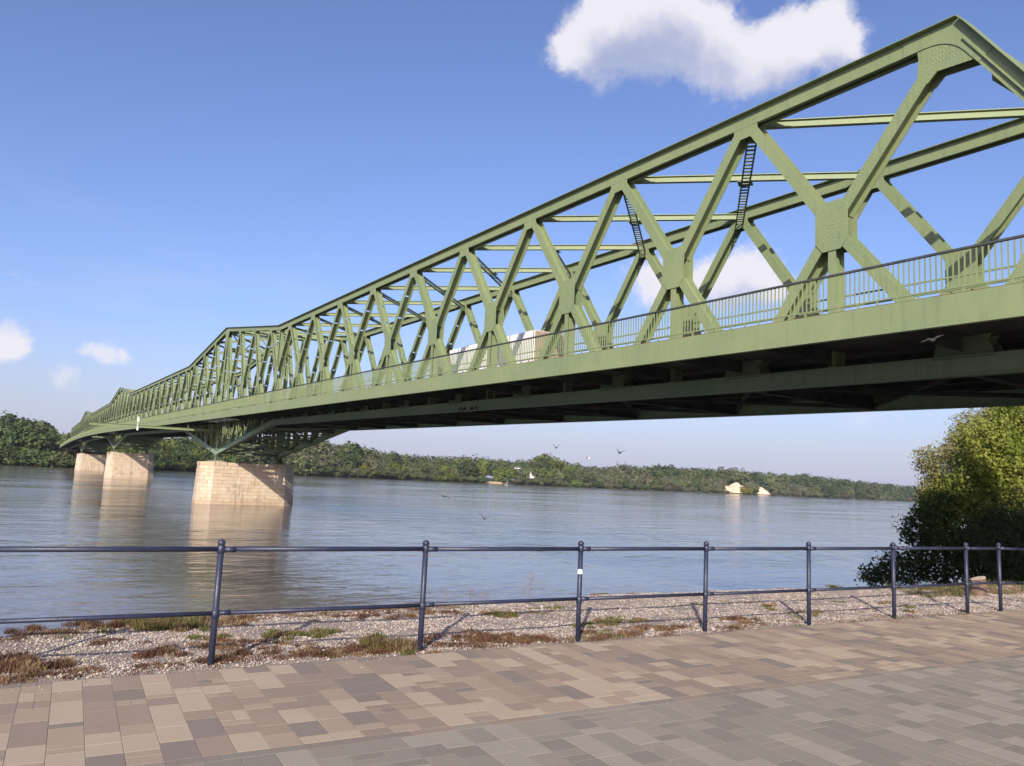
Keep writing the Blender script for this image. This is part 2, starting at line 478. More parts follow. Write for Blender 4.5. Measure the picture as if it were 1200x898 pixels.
# ------------------------------------------------------------------ mesh helpers
class MB:
    def __init__(self):
        self.v = []
        self.f = []
        self.m = []

    def face(self, idx, mi=0):
        self.f.append(tuple(idx))
        self.m.append(mi)

    def box(self, c, s, mi=0, rz=0.0):
        x, y, z = s[0] / 2, s[1] / 2, s[2] / 2
        b = len(self.v)
        cr, sr = math.cos(rz), math.sin(rz)
        for dx, dy, dz in ((-x, -y, -z), (x, -y, -z), (x, y, -z), (-x, y, -z), (-x, -y, z), (x, -y, z), (x, y, z), (-x, y, z)):
            self.v.append((c[0] + dx * cr - dy * sr, c[1] + dx * sr + dy * cr, c[2] + dz))
        for q in ((0, 3, 2, 1), (4, 5, 6, 7), (0, 1, 5, 4), (1, 2, 6, 5), (2, 3, 7, 6), (3, 0, 4, 7)):
            self.face([b + i for i in q], mi)

    def prism(self, pts, x0, x1, mi=0):
        """polygon given in (y, z), extruded along x"""
        k = len(pts)
        b = len(self.v)
        for xx in (x0, x1):
            for (yy, zz) in pts:
                self.v.append((xx, yy, zz))
        area = sum(pts[i][0] * pts[(i + 1) % k][1] - pts[(i + 1) % k][0] * pts[i][1] for i in range(k))
        fw, bk = list(range(k - 1, -1, -1)), list(range(k))
        if area < 0:
            fw, bk = bk, fw
        self.face([b + i for i in fw], mi)
        self.face([b + k + i for i in bk], mi)
        for i in range(k):
            j = (i + 1) % k
            q = [b + i, b + j, b + k + j, b + k + i]
            if area < 0:
                q.reverse()
            self.face(q, mi)

    def bar(self, P, Q, a, b_, up=(0, 0, 1), mi=0):
        """rectangular bar from P to Q, a across (perpendicular to up), b_ along up"""
        P, Q = Vector(P), Vector(Q)
        d = (Q - P)
        L = d.length
        if L < 1e-6:
            return
        d /= L
        u = Vector(up)
        s = d.cross(u)
        if s.length < 1e-4:
            s = d.cross(Vector((1, 0, 0)))
        s.normalize()
        u = s.cross(d).normalized()
        b0 = len(self.v)
        for R in (P, Q):
            for sa, sb in ((-1, -1), (1, -1), (1, 1), (-1, 1)):
                self.v.append(tuple(R + s * (sa * a / 2) + u * (sb * b_ / 2)))
        for q in ((0, 1, 2, 3), (7, 6, 5, 4), (0, 4, 5, 1), (1, 5, 6, 2), (2, 6, 7, 3), (3, 7, 4, 0)):
            self.face([b0 + i for i in q], mi)

    def tube(self, P, Q, r0, r1=None, n=8, mi=0, caps=True):
        r1 = r0 if r1 is None else r1
        P, Q = Vector(P), Vector(Q)
        d = (Q - P).normalized()
        s = d.cross(Vector((0, 0, 1)))
        if s.length < 1e-3:
            s = Vector((1, 0, 0))
        s.normalize()
        t = s.cross(d)
        b = len(self.v)
        for R, r in ((P, r0), (Q, r1)):
            for i in range(n):
                a = 2 * math.pi * i / n
                self.v.append(tuple(R + s * (r * math.cos(a)) + t * (r * math.sin(a))))
        for i in range(n):
            j = (i + 1) % n
            self.face([b + i, b + n + i, b + n + j, b + j], mi)
        if caps:
            self.face([b + i for i in range(n)], mi)
            self.face([b + n + i for i in range(n - 1, -1, -1)], mi)

    def path_tube(self, pts, radii, n=7, mi=0):
        b = len(self.v)
        pts = [Vector(p) for p in pts]
        for k, p in enumerate(pts):
            d = (pts[min(k + 1, len(pts) - 1)] - pts[max(k - 1, 0)]).normalized()
            s = d.cross(Vector((0.13, 0.21, 1)))
            if s.length < 1e-3:
                s = Vector((1, 0, 0))
            s.normalize()
            t = s.cross(d)
            for i in range(n):
                a = 2 * math.pi * i / n
                self.v.append(tuple(p + s * (radii[k] * math.cos(a)) + t * (radii[k] * math.sin(a))))
        for k in range(len(pts) - 1):
            for i in range(n):
                j = (i + 1) % n
                self.face([b + k * n + i, b + (k + 1) * n + i, b + (k + 1) * n + j, b + k * n + j], mi)
        self.face([b + i for i in range(n)], mi)
        e = b + (len(pts) - 1) * n
        self.face([e + i for i in range(n - 1, -1, -1)], mi)

    def sweep(self, X, path, prof, mi=0):
        """profile [(dx,dz)] (anticlockwise in x,z) swept along path [(y,z)] in the plane x = X"""
        k = len(prof)
        b = len(self.v)
        for (yy, zz) in path:
            for dx, dz in prof:
                self.v.append((X + dx, yy, zz + dz))
        for i in range(len(path) - 1):
            for j in range(k):
                j2 = (j + 1) % k
                self.face([b + i * k + j, b + i * k + j2, b + (i + 1) * k + j2, b + (i + 1) * k + j], mi)
        self.face([b + j for j in range(k - 1, -1, -1)], mi)
        e = b + (len(path) - 1) * k
        self.face([e + j for j in range(k)], mi)

    def lathe(self, c, prof, n=12, mi=0):
        b = len(self.v)
        for (r, z) in prof:
            for i in range(n):
                a = 2 * math.pi * i / n
                self.v.append((c[0] + r * math.cos(a), c[1] + r * math.sin(a), c[2] + z))
        for k in range(len(prof) - 1):
            for i in range(n):
                j = (i + 1) % n
                self.face([b + k * n + i, b + k * n + j, b + (k + 1) * n + j, b + (k + 1) * n + i], mi)
        self.face([b + i for i in range(n - 1, -1, -1)], mi)
        e = b + (len(prof) - 1) * n
        self.face([e + i for i in range(n)], mi)

    def mesh(self, name, mats, smooth=False):
        me = bpy.data.meshes.new(name)
        me.from_pydata(self.v, [], self.f)
        for q in (mats if isinstance(mats, (list, tuple)) else [mats]):
            me.materials.append(q)
        if any(self.m):
            me.polygons.foreach_set('material_index', self.m)
        if smooth:
            me.polygons.foreach_set('use_smooth', [True] * len(me.polygons))
        me.update()
        return me

    def build(self, name, mats, parent=None, smooth=False, kind=None):
        return put(name, self.mesh(name, mats, smooth), parent, kind)


def put(name, me, parent=None, kind=None, loc=None):
    o = bpy.data.objects.new(name, me)
    if loc is not None:
        o.location = loc
    if parent is not None:
        o.parent = parent
    if kind:
        o['kind'] = kind
    col.objects.link(o)
    return o


def np_mesh(name, verts, faces, mats, midx=None, smooth=False):
    """verts (N,3), faces (M,k)"""
    me = bpy.data.meshes.new(name)
    nv, nf, k = len(verts), len(faces), faces.shape[1]
    me.vertices.add(nv)
    me.vertices.foreach_set('co', np.ascontiguousarray(verts, dtype=np.float32).ravel())
    me.loops.add(nf * k)
    me.loops.foreach_set('vertex_index', np.ascontiguousarray(faces, dtype=np.int32).ravel())
    me.polygons.add(nf)
    me.polygons.foreach_set('loop_start', np.arange(0, nf * k, k, dtype=np.int32))
    me.polygons.foreach_set('loop_total', np.full(nf, k, dtype=np.int32))
    for q in (mats if isinstance(mats, (list, tuple)) else [mats]):
        me.materials.append(q)
    if midx is not None:
        me.polygons.foreach_set('material_index', np.ascontiguousarray(midx, dtype=np.int32))
    if smooth:
        me.polygons.foreach_set('use_smooth', np.ones(nf, dtype=bool))
    me.update(calc_edges=True)
    me.validate()
    return me


def tag(o, label, cat, group=None):
    o['label'] = label
    o['category'] = cat
    if group:
        o['group'] = group
    return o


def thing(name, loc, label, cat, group=None):
    o = bpy.data.objects.new(name, None)
    o.location = loc
    o.empty_display_size = 0.2
    col.objects.link(o)
    tag(o, label, cat, group)
    return o


def hsection(mb, P, Q, a, depth, X, t=0.03, gap=True, mi=0):
    """H member between (y,z) points P and Q, flanges facing +-x at X +- depth/2, web between them"""
    P = np.array(P, float)
    Q = np.array(Q, float)
    d = Q - P
    L = np.linalg.norm(d)
    d /= L
    nrm = np.array([-d[1], d[0]])
    for sx in (-1, 1):
        x_out = X + sx * depth / 2
        x_in = x_out - sx * t
        pts = [tuple(P + nrm * a / 2), tuple(P - nrm * a / 2), tuple(Q - nrm * a / 2), tuple(Q + nrm * a / 2)]
        mb.prism(pts, min(x_out, x_in), max(x_out, x_in), mi)
    xi0, xi1 = X - depth / 2 + t + .001, X + depth / 2 - t - .001
    segs = [(0.0, L)]
    if gap and L > 2.6:
        k = max(2, int(L / 1.7))
        segs = []
        for i in range(k):
            segs.append((L * i / k + (0.06 if i else 0), L * (i + 1) / k - (0.06 if i < k - 1 else 0)))
    for a0, a1 in segs:
        A, B = P + d * a0, P + d * a1
        w = 0.012
        pts = [tuple(A + nrm * w), tuple(A - nrm * w), tuple(B - nrm * w), tuple(B + nrm * w)]
        mb.prism(pts, xi0, xi1, mi)


# ------------------------------------------------------------------ bridge geometry
Z0 = EYE
P0, S0, NP = 7.3125, 4.2875, 64
XN, XF = 22.0, 30.02
WN, WF = 17.5, 34.52
PIER_K = (14, 32, 50)
SEND = S0 + NP * P0
cam_pts = [(-60, 0.0), (0, 0.0), (53, 0.72), (106.7, 1.45), (170, 2.35), (238.3, 3.25), (300, 3.55), (369.9, 3.2), (430, 2.3), (472.3, 1.4), (560, -0.3)]
_cx = np.array([c[0] for c in cam_pts])
_cz = np.array([c[1] for c in cam_pts])
_cm = np.gradient(_cz, _cx)


def camber(s):
    i = int(np.clip(np.searchsorted(_cx, s) - 1, 0, len(_cx) - 2))
    h = _cx[i + 1] - _cx[i]
    t = (s - _cx[i]) / h
    return ((2 * t ** 3 - 3 * t ** 2 + 1) * _cz[i] + (t ** 3 - 2 * t ** 2 + t) * h * _cm[i]
            + (-2 * t ** 3 + 3 * t ** 2) * _cz[i + 1] + (t ** 3 - t ** 2) * h * _cm[i + 1])


def S(k):
    return S0 + k * P0 - (0.45 if k == 1 else 0.0)


def haunch(k):
    """0 in the field, rising to 1 over a pier"""
    return max(max(0.0, 1 - abs(k - pk) / 3.5) for pk in PIER_K)


def z_top(k):
    return Z0 + 13.64 + 3.06 * haunch(k) + camber(S(k))      # centre of the top chord


def z_bot(k):
    return Z0 + 3.615 - 3.40 * haunch(k) + camber(S(k))      # centre of the bottom chord


def zc_(s, rel):
    return Z0 + rel + camber(s)


bridge = thing('truss_bridge', (26, S0, Z0 + 4), 'long green riveted steel truss bridge crossing the whole river on three stone piers', 'bridge')
bridge_inv = Matrix.Translation((-26, -S0, -(Z0 + 4)))


def bpart(mb, name, mat, parent=None, kind=None, smooth=False):
    """part of the bridge; meshes are modelled in world space and moved into the parent's space"""
    me = mb.mesh(name, mat, smooth)
    if parent is None:
        me.transform(bridge_inv)
        o = put(name, me, bridge, kind)
    else:
        me.transform(bridge_inv)
        o = put(name, me, parent, kind)
    return o


khalf = [i * 0.5 for i in range(0, NP * 2 + 1)]
for X in (XN, XF):
    # top chord: two faces, cover plate on top, open dark underside
    kt = [k for k in khalf if 1 <= k <= NP - 1]
    path = [(S(k), z_top(k)) for k in kt]

    def corner(ka, kb, off):
        """point where the chord line and the end post line, both offset outwards, meet"""
        a0 = math.atan2(z_bot(kb) - z_top(ka), S(kb) - S(ka))
        a1 = math.atan2(z_top(ka + (1 if ka == 1 else -1)) - z_top(ka), S(ka + (1 if ka == 1 else -1)) - S(ka))
        sg = -1 if ka == 1 else 1
        n0 = np.array([math.sin(a0), -math.cos(a0)]) * (1 if ka == 1 else -1) * off
        n1 = np.array([-math.sin(a1), math.cos(a1)]) * (1 if ka == 1 else -1) * off
        p = np.array([S(ka), z_top(ka)])
        M2 = np.array([[math.cos(a0), -math.cos(a1)], [math.sin(a0), -math.sin(a1)]])
        t_ = np.linalg.solve(M2, (p + n1) - (p + n0))
        return p + n0 + np.array([math.cos(a0), math.sin(a0)]) * t_[0]
    mb = MB()
    for sx in (-1, 1):
        xo = sx * 0.25
        xi = sx * 0.215
        lo, hi = min(xo, xi), max(xo, xi)
        mb.sweep(X, path, [(lo, -0.26), (hi, -0.26), (hi, 0.235), (lo, 0.235)])
        lo, hi = (xi - 0.12 * sx, xi) if sx > 0 else (xi, xi - 0.12 * sx)
        mb.sweep(X, path, [(lo, -0.258), (hi - .001, -0.258), (hi - .001, -0.235), (lo, -0.235)])
    cpath = [(S(k), z_top(k)) for k in kt]
    for e, ka, kb in ((0, 1, 0), (-1, NP - 1, NP)):
        q = corner(ka, kb, 0.236)
        cpath[e] = (q[0], q[1] - 0.236)
    mb.sweep(X, cpath, [(-0.46, 0.236), (0.46, 0.236), (0.46, 0.258), (-0.46, 0.258)])
    mb.sweep(X, path, [(-0.212, 0.10), (0.212, 0.10), (0.212, 0.13), (-0.212, 0.13)])
    bpart(mb, 'top_chord', M['green'])
    # bottom chord
    path = [(S(k), z_bot(k)) for k in khalf]
    mb = MB()
    mb.sweep(X, path, [(-0.25, -0.255), (-0.215, -0.255), (-0.215, 0.255), (-0.25, 0.255)])
    mb.sweep(X, path, [(0.215, -0.255), (0.25, -0.255), (0.25, 0.255), (0.215, 0.255)])
    mb.sweep(X, path, [(-0.212, 0.10), (0.212, 0.10), (0.212, 0.13), (-0.212, 0.13)])
    mb.sweep(X, path, [(-0.33, 0.256), (-0.20, 0.256), (-0.20, 0.28), (-0.33, 0.28)])
    mb.sweep(X, path, [(-0.33, -0.285), (-0.20, -0.285), (-0.20, -0.256), (-0.33, -0.256)])
    bpart(mb, 'bottom_chord', M['green_cool'])
    # inclined end posts
    for ka, kb in ((1, 0), (NP - 1, NP)):
        mb = MB()
        Pt = np.array([S(ka), z_top(ka)])
        Qt = np.array([S(kb), z_bot(kb)])
        d = (Qt - Pt) / np.linalg.norm(Qt - Pt)
        hsection(mb, Pt + d * 0.2, Qt - d * .2, 0.50, 0.498, X, 0.035, gap=False)
        nn = np.array([-d[1], d[0]])
        if nn[1] < 0:
            nn = -nn
        A, B = corner(ka, kb, 0.236), Qt + nn * 0.262
        A = A + d * .03
        mb.prism([tuple(A + nn * .026), tuple(B), tuple(B + nn * 0.022), tuple(A + nn * 0.046)], X - 0.46, X + 0.46)
        # gusset at the bend, flush with both members, rounded on the inside
        o = corner(ka, kb, 0.234)
        sg = 1 if ka == 1 else -1
        i1 = np.array([S(ka) + sg * 1.55, z_top(ka)])
        pts = [tuple(o), (i1[0], i1[1] + .234), (i1[0], i1[1] - .25)]
        c0 = corner(ka, kb, -0.255)
        e1 = c0 + np.array([sg * .75, 0])
        e2 = c0 + d * .75
        for t in np.linspace(0, 1, 7):
            pts.append(tuple((1 - t) ** 2 * e1 + 2 * t * (1 - t) * c0 + t ** 2 * e2))
        pts.append(tuple(Pt + d * 1.5 - nn * .25))
        pts.append(tuple(Pt + d * 1.5 + nn * .25))
        for sx in (-1, 1):
            x0, x1 = sorted((X + sx * .2505, X + sx * .272))
            mb.prism(pts, x0, x1)
        A, B = Pt - nn * 0.02 + d * .5, Qt - nn * 0.02
        mb.prism([tuple(A - nn * .05), tuple(B - nn * .05), tuple(B + nn * 0.0), tuple(A + nn * 0.0)], X - 0.33, X - 0.2515)
        bpart(mb, 'end_post', M['green'])


def member_list():
    out = []
    for X in (XN, XF):
        for i in range(NP):
            ka, kb, km = i, i + 1, i + 0.5
            Mz = (z_top(km) + z_bot(km)) / 2
            Mp = (S(km), Mz)
            for kk in (ka, kb):
                if 1 <= kk <= NP - 1 and not (i == 0 and kk == 1) and not (i == NP - 1 and kk == NP - 1):
                    out.append((i, X, 'upper', (S(kk), z_top(kk)), Mp))
                if not (i == 0 and kk == 0) and not (i == NP - 1 and kk == NP):
                    out.append((i, X, 'lower', (S(kk), z_bot(kk)), Mp))
    return out


members = member_list()
members.sort(key=lambda q: q[0] + (0.3 if q[1] == XF else 0))


def add_member(mb, mem):
    i, X, kind, A, Mp = mem
    A = np.array(A)
    B = np.array(Mp)
    d = (B - A) / np.linalg.norm(B - A)
    a = 0.40 if i < 4 else 0.38
    if kind == 'lower':
        a -= 0.03
    A2 = A + d * (0.42 if kind == 'upper' else 0.38)
    B2 = B - d * 0.50
    hsection(mb, A2, B2, a, 0.48, X, gap=i >= 6)


rest = MB()
for q, mem in enumerate(members):
    if q < 300:
        mb = MB()
        add_member(mb, mem)
        bpart(mb, 'diagonal', M['green'])
    else:
        add_member(rest, mem)
bpart(rest, 'diagonals', M['green'], kind='stuff')

near_gussets = []
for X in (XN, XF):
    for i in range(NP):
        km = i + 0.5
        s = S(km)
        zm = (z_top(km) + z_bot(km)) / 2
        # post from the middle joint down to the bottom chord; at a kink it also reaches the top chord
        mb = MB()
        hsection(mb, (s, zm - 0.55), (s, z_bot(km) + 0.2), 0.28, 0.46, X, 0.03, gap=False)
        if any(abs(abs(km - pk) - 3.5) < 0.01 for pk in PIER_K):
            hsection(mb, (s, zm + 0.55), (s, z_top(km) - 0.2), 0.28, 0.46, X, 0.03, gap=False)
        bpart(mb, 'vertical_post', M['green'])
        # middle gusset: plates on both sides
        mb = MB()
        w, h = (0.60, 0.84) if i < 6 else (0.54, 0.82)
        pts = [(s - w, zm - h * .62), (s - w * .55, zm - h), (s + w * .55, zm - h), (s + w, zm - h * .62),
               (s + w, zm + h * .72), (s + w * .62, zm + h), (s - w * .62, zm + h), (s - w, zm + h * .72)]
        for sx in (-1, 1):
            x0, x1 = sorted((X + sx * 0.2405, X + sx * 0.270))
            mb.prism(pts, x0, x1)
        mb.prism([(s + w - .03, zm - h * .6), (s + w, zm - h * .6), (s + w, zm + h * .1), (s + w - .03, zm - h * .15)], X - .21, X + .21)
        g = bpart(mb, 'middle_gusset', M['green'])
        if X == XN and i < 5 or X == XF and i < 4:
            near_gussets.append((g, X, s, zm, w, h, 'mid'))
    for k in range(0, NP + 1):
        s = S(k)
        if 1 <= k <= NP - 1:
            zt = z_top(k) - 0.22
            slope = (z_top(min(k + 1, NP - 1)) - z_top(max(k - 1, 1))) / (2 * P0)
            mb = MB()
            w = 0.54 if k > 1 else 0.95
            dn = 0.46 if k > 1 else 0.95
            if k in PIER_K:
                pts = [(s - .5, zt - 1.1), (s + .5, zt - 1.1), (s + 1.1, zt - .45), (s + .9, zt + .2), (s - .9, zt + .2), (s - 1.1, zt - .45)]
            elif k == 1:
                pts = [(s - .95, zt - .92), (s - .80, zt - 1.02), (s + .55, zt - .90), (s + .846, zt - 1.17), (s + 1.154, zt - .91), (s + 1.10, zt - .30), (s + 1.15, zt + 0.15), (s - .1, zt + 0.15), (s - .35, zt + 0.1)]
            else:
                pts = [(s - w * .70, zt - dn), (s + w * .70, zt - dn), (s + w, zt - dn * .45), (s + w, zt + .15 + slope * w), (s - w, zt + .15 - slope * w), (s - w, zt - dn * .45)]
            for sx in (-1, 1):
                x0, x1 = sorted((X + sx * 0.20, X + sx * 0.2415))
                mb.prism(pts, x0, x1)
            g = bpart(mb, 'top_gusset', M['green'])
            if X == XN and k < 5 or X == XF and k < 4:
                near_gussets.append((g, X, s, zt - dn * .35, w * .8, dn * .6, 'top' if k > 1 else 'peak'))
        zb = z_bot(k)
        mb = MB()
        up = 0.80
        pts = [(s - .85, zb + .2), (s + .85, zb + .2), (s + .75, zb + .55), (s + .48, zb + up), (s - .48, zb + up), (s - .75, zb + .55)]
        for sx in (-1, 1):
            x0, x1 = sorted((X + sx * 0.2505, X + sx * 0.275))
            mb.prism(pts, x0, x1)
        bpart(mb, 'bottom_gusset', M['green_shaded'])
    # posts over the piers
    for pk in PIER_K:
        mb = MB()
        hsection(mb, (S(pk), z_top(pk) - .25), (S(pk), z_bot(pk) + .2), 0.50, 0.48, X, 0.035, gap=True)
        bpart(mb, 'pier_post', M['green'])
        # bearing shoe standing on the stone
        mb = MB()
        s = S(pk)
        zb = z_bot(pk)
        zp = zc_(s, -1.0)
        for dx in (-.32, -.11, .11, .32):
            mb.prism([(s - .75, zp + .25), (s + .75, zp + .25), (s + .2, zb - .35), (s - .2, zb - .35)], X + dx - .025, X + dx + .025)
        mb.box((X, s, zp + .13), (1.2, 1.9, .25))
        mb.box((X, s, zb - .33), (.9, .55, .12))
        mb.tube((X - .45, s, zb - .45), (X + .45, s, zb - .45), .10, n=8)
        bpart(mb, 'bearing', M['green_shaded'])

# rivet heads on the near joints
def rivets(name, pts, X, face, r=0.028, h=0.024, parent=None):
    pts = np.array(pts)
    n_ = len(pts)
    base = np.array([[r, 0], [0, r], [-r, 0], [0, -r]])
    V = np.zeros((n_, 5, 3))
    V[:, :4, 0] = X
    V[:, :4, 1] = pts[:, None, 0] + base[None, :, 0]
    V[:, :4, 2] = pts[:, None, 1] + base[None, :, 1]
    V[:, 4, 0] = X + face * h
    V[:, 4, 1] = pts[:, 0]
    V[:, 4, 2] = pts[:, 1]
    F = np.array([[0, 1, 4], [1, 2, 4], [2, 3, 4], [3, 0, 4]])
    F = (np.arange(n_) * 5)[:, None, None] + F[None]
    me = np_mesh(name, V.reshape(-1, 3) - np.array([26, S0, Z0 + 4]), F.reshape(-1, 3), M['green'])
    return put(name, me, parent, 'stuff')


for g, X, s, zm, w, h, kind in near_gussets:
    pts = []
    if kind == 'mid':
        for ang in (0.95, -0.95, math.pi - .95, math.pi + .95):
            for rr in np.arange(0.22, 0.80, 0.085):
                for off in (-.12, -.04, .04, .12):
                    y = rr * math.cos(ang) * .8 - off * math.sin(ang)
                    z = rr * math.sin(ang) + off * math.cos(ang)
                    if abs(y) < w - .04 and abs(z) < h - .05:
                        pts.append((s + y, zm + z))
        for y in (-.06, .06):
            for z in np.arange(-h + .08, h - .05, .09):
                pts.append((s + y, zm + z))
        for z in (-.05, .05):
            for y in np.arange(-w + .06, w - .04, .09):
                pts.append((s + y, zm + z + y * .05))
        xf = X - 0.270
    else:
        for y in np.arange(-.15 if kind == 'peak' else -w + .08, w - .05, .10):
            for z in ((-.3, -.15, 0, .15, .3) if kind == 'peak' else (-.12, 0, .12)):
                pts.append((s + y, zm + z))
        xf = X - 0.2415
    rivets('rivets', pts, xf, -1, parent=g)
# rivet rows along the near diagonals and chords
pts_n = {XN: [], XF: []}
for mem in members:
    i, X, kind, A, Mp = mem
    if i > (4 if X == XN else 3):
        continue
    A, B = np.array(A), np.array(Mp)
    L = np.linalg.norm(B - A)
    d = (B - A) / L
    nn = np.array([-d[1], d[0]])
    a = 0.40
    if kind == 'lower':
        a -= .03
    for t in np.arange(0.55, L - 0.6, 0.13):
        for sg in (-1, 1):
            for off in (a / 2 - .04, a / 2 - .11):
                pts_n[X].append(tuple(A + d * t + nn * sg * off))
for X in pts_n:
    o = rivets('member_rivets', pts_n[X], X - 0.24, -1, 0.024, 0.022, parent=bridge)
    pts = []
    for k in np.arange(1.0, 6.0, 0.016):
        s = S(k)
        z = z_top(k)
        pts += [(s, z - .22), (s, z + .19)]
        if (k % 1) < .1 or (k % 1) > .9:
            pts += [(s, z - .08), (s, z + .06)]
    rivets('chord_rivets', pts, X - .25, -1, 0.024, 0.022, parent=bridge)
    pts = []
    for k in np.arange(0.3, 4.0, 0.016):
        s = S(k)
        z = z_bot(k)
        pts += [(s, z - .21), (s, z + .21)]
        if (k % 1) < .12 or (k % 1) > .88 or .45 < k % 1 < .55:
            pts += [(s, z - .1), (s, z), (s, z + .1)]
    rivets('chord_rivets', pts, X - .25, -1, 0.026, 0.022, parent=bridge)

# ---- top lateral bracing
for k in range(1, NP - 1):
    za, zb = z_top(k) - .05, z_top(k + 1) - .05
    if k in PIER_K or (k + 1) in PIER_K:
        pass
    # strut from the near joint k+1... to the far joint k (solid) and the ladder from near k to far k+1
    mb = MB()
    A, B = Vector((XN + .2, S(k + 1), zb)), Vector((XF - .2, S(k), za))
    mb.bar(A, B, 0.03, 0.24)
    mb.bar(A + Vector((0, 0, .135)), B + Vector((0, 0, .135)), 0.20, 0.03)
    mb.bar(A - Vector((0, 0, .135)), B - Vector((0, 0, .135)), 0.20, 0.03)
    bpart(mb, 'bracing_beam', M['green'])
    if k == 1:
        continue
    mb = MB()
    A, B = Vector((XN + .2, S(k), za - .36)), Vector((XF - .2, S(k + 1), zb - .36))
    d = (B - A).normalized()
    sd = d.cross(Vector((0, 0, 1))).normalized()
    W2 = 0.17
    for sg in (-1, 1):
        mb.bar(A + sd * sg * W2, B + sd * sg * W2, 0.06, 0.12)
    Lb = (B - A).length
    nb = int(Lb / 0.36) if k < 14 else 12
    for j in range(nb + 1):
        R = A + d * (Lb * j / nb)
        mb.bar(R - sd * W2, R + sd * W2, 0.13 if k < 14 else .5, 0.03)
    mid = A + d * Lb / 2
    mb.box(tuple(mid + Vector((0, 0, .11))), (.62, .62, .03), rz=.6)
    bpart(mb, 'bracing_ladder', M['green_shaded'])
for pk in PIER_K:
    # sway frame over the pier
    mb = MB()
    for zz in (z_top(pk) - .3, z_top(pk) - 2.6):
        mb.bar((XN + .25, S(pk), zz), (XF - .25, S(pk), zz), .25, .35)
    for j in range(4):
        x0 = XN + .25 + (XF - XN - .5) * j / 4
        x1 = XN + .25 + (XF - XN - .5) * (j + 1) / 4
        a, b = (z_top(pk) - .3, z_top(pk) - 2.6) if j % 2 == 0 else (z_top(pk) - 2.6, z_top(pk) - .3)
        mb.bar((x0, S(pk), a), (x1, S(pk), b), .12, .14)
    bpart(mb, 'sway_frame', M['green'])
for ka, kb in ((1, 0), (NP - 1, NP)):
    mb = MB()
    for zz, kk in ((-.1, 0.0), (-1.6, 0.13)):
        s = S(ka) + (S(kb) - S(ka)) * kk
        mb.bar((XN + .25, s, z_top(ka) + zz), (XF - .25, s, z_top(ka) + zz), .3, .4)
    bpart(mb, 'portal_beam', M['green'])

# ---- deck, walkways, floor system
ks = [i * 0.5 for i in range(-9, NP * 2 + 2)]
dpath = [(S(k), zc_(S(k), 0)) for k in ks]
mb = MB()
# beside each pier the walkway is left open over a strip between its floor and the truss side
cuts = sorted([S(-4.5)] + [S(pk) - d_ for pk in PIER_K for d_ in (17.0, 3.5)] + [S(NP + .5)])
for i in range(len(cuts) - 1):
    seg = [(s, zc_(s, 0)) for s in sorted([cuts[i], cuts[i + 1]] + [S(k) for k in ks if cuts[i] + .5 < S(k) < cuts[i + 1] - .5])]
    if i % 2 == 0:
        mb.sweep(0, seg, [(WN + .06, 4.44), (XN + .3, 4.44), (XN + .3, 4.56), (WN + .06, 4.56)])
    else:
        mb.sweep(0, seg, [(WN + .06, 4.44), (18.4, 4.44), (18.4, 4.56), (WN + .06, 4.56)])
        mb.sweep(0, seg, [(20.5, 4.44), (XN + .3, 4.44), (XN + .3, 4.56), (20.5, 4.56)])
bpart(mb, 'walkway_slab', M['deck'])
mb = MB()
mb.sweep(0, dpath, [(XF - .3, 4.44), (WF - .06, 4.44), (WF - .06, 4.56), (XF - .3, 4.56)])
bpart(mb, 'walkway_slab', M['deck'])
mb = MB()
mb.sweep(0, dpath, [(XN + .302, 4.36), (XF - .302, 4.36), (XF - .302, 4.62), (XN + .302, 4.62)])
bpart(mb, 'roadway_slab', M['road'])
for X, sg in ((WN, 1), (WF, -1)):
    mb = MB()
    lo, hi = sorted((0, sg * .03))
    mb.sweep(X, dpath, [(lo, 3.86), (hi, 3.86), (hi, 4.58), (lo, 4.58)])
    lo, hi = sorted((sg * .031, sg * .16))
    mb.sweep(X, dpath, [(lo, 3.862), (hi, 3.862), (hi, 3.89), (lo, 3.89)])
    bpart(mb, 'fascia_girder', M['green'])
    mb = MB()
    lo, hi = sorted((-sg * .004, sg * .05))
    mb.sweep(X, dpath, [(lo, 4.581), (hi, 4.581), (hi, 4.592), (lo, 4.592)])
    bpart(mb, 'edge_strip', M['rust'])
for j, X in enumerate((XN + 1.2, XN + 3.0, XF - 3.0, XF - 1.2)):
    mb = MB()
    mb.sweep(X, dpath, [(-.02, 3.9), (.02, 3.9), (.02, 4.355), (-.02, 4.355)])
    mb.sweep(X, dpath, [(-.12, 3.87), (.12, 3.87), (.12, 3.899), (-.12, 3.899)])
    bpart(mb, 'stringer', M['soffit_shade'])
for k in range(0, NP * 2 + 1):
    kk = k / 2
    s = S(kk)
    z = zc_(s, 0)
    if k % 2 == 0:
        # cross girder between the trusses
        mb = MB()
        mb.box(((XN + XF) / 2, s, z + 3.85), (XF - XN - .56, .03, .9))
        mb.box(((XN + XF) / 2, s, z + 3.385), (XF - XN - .56, .3, .03))
        bpart(mb, 'cross_girder', M['soffit_shade'])
    # cantilever brackets under both walkways
    for X0, X1 in ((XN - .28, WN + .17), (XF + .28, WF - .17)):
        mb = MB()
        t = .02
        zo = 4.05
        zi = 4.0
        for yy in (s - t, s + t):
            mb.v += [(X0, yy, z + zi), (X1, yy, z + zo), (X1, yy, z + 4.435), (X0, yy, z + 4.435)]
        mb.face((0, 1, 2, 3)); mb.face((7, 6, 5, 4))
        for a, c in ((0, 1), (1, 2), (2, 3), (3, 0)):
            mb.face((c, a, 4 + a, 4 + c))
        if k % 2:
            # slender raking rod from the middle of the panel to the chord
            mb.bar((X0, s, z_bot(kk) + .35), ((X0 + X1) / 2, s - .1, z + 4.1), .05, .05)
        bpart(mb, 'walkway_bracket', M['soffit_shade'])
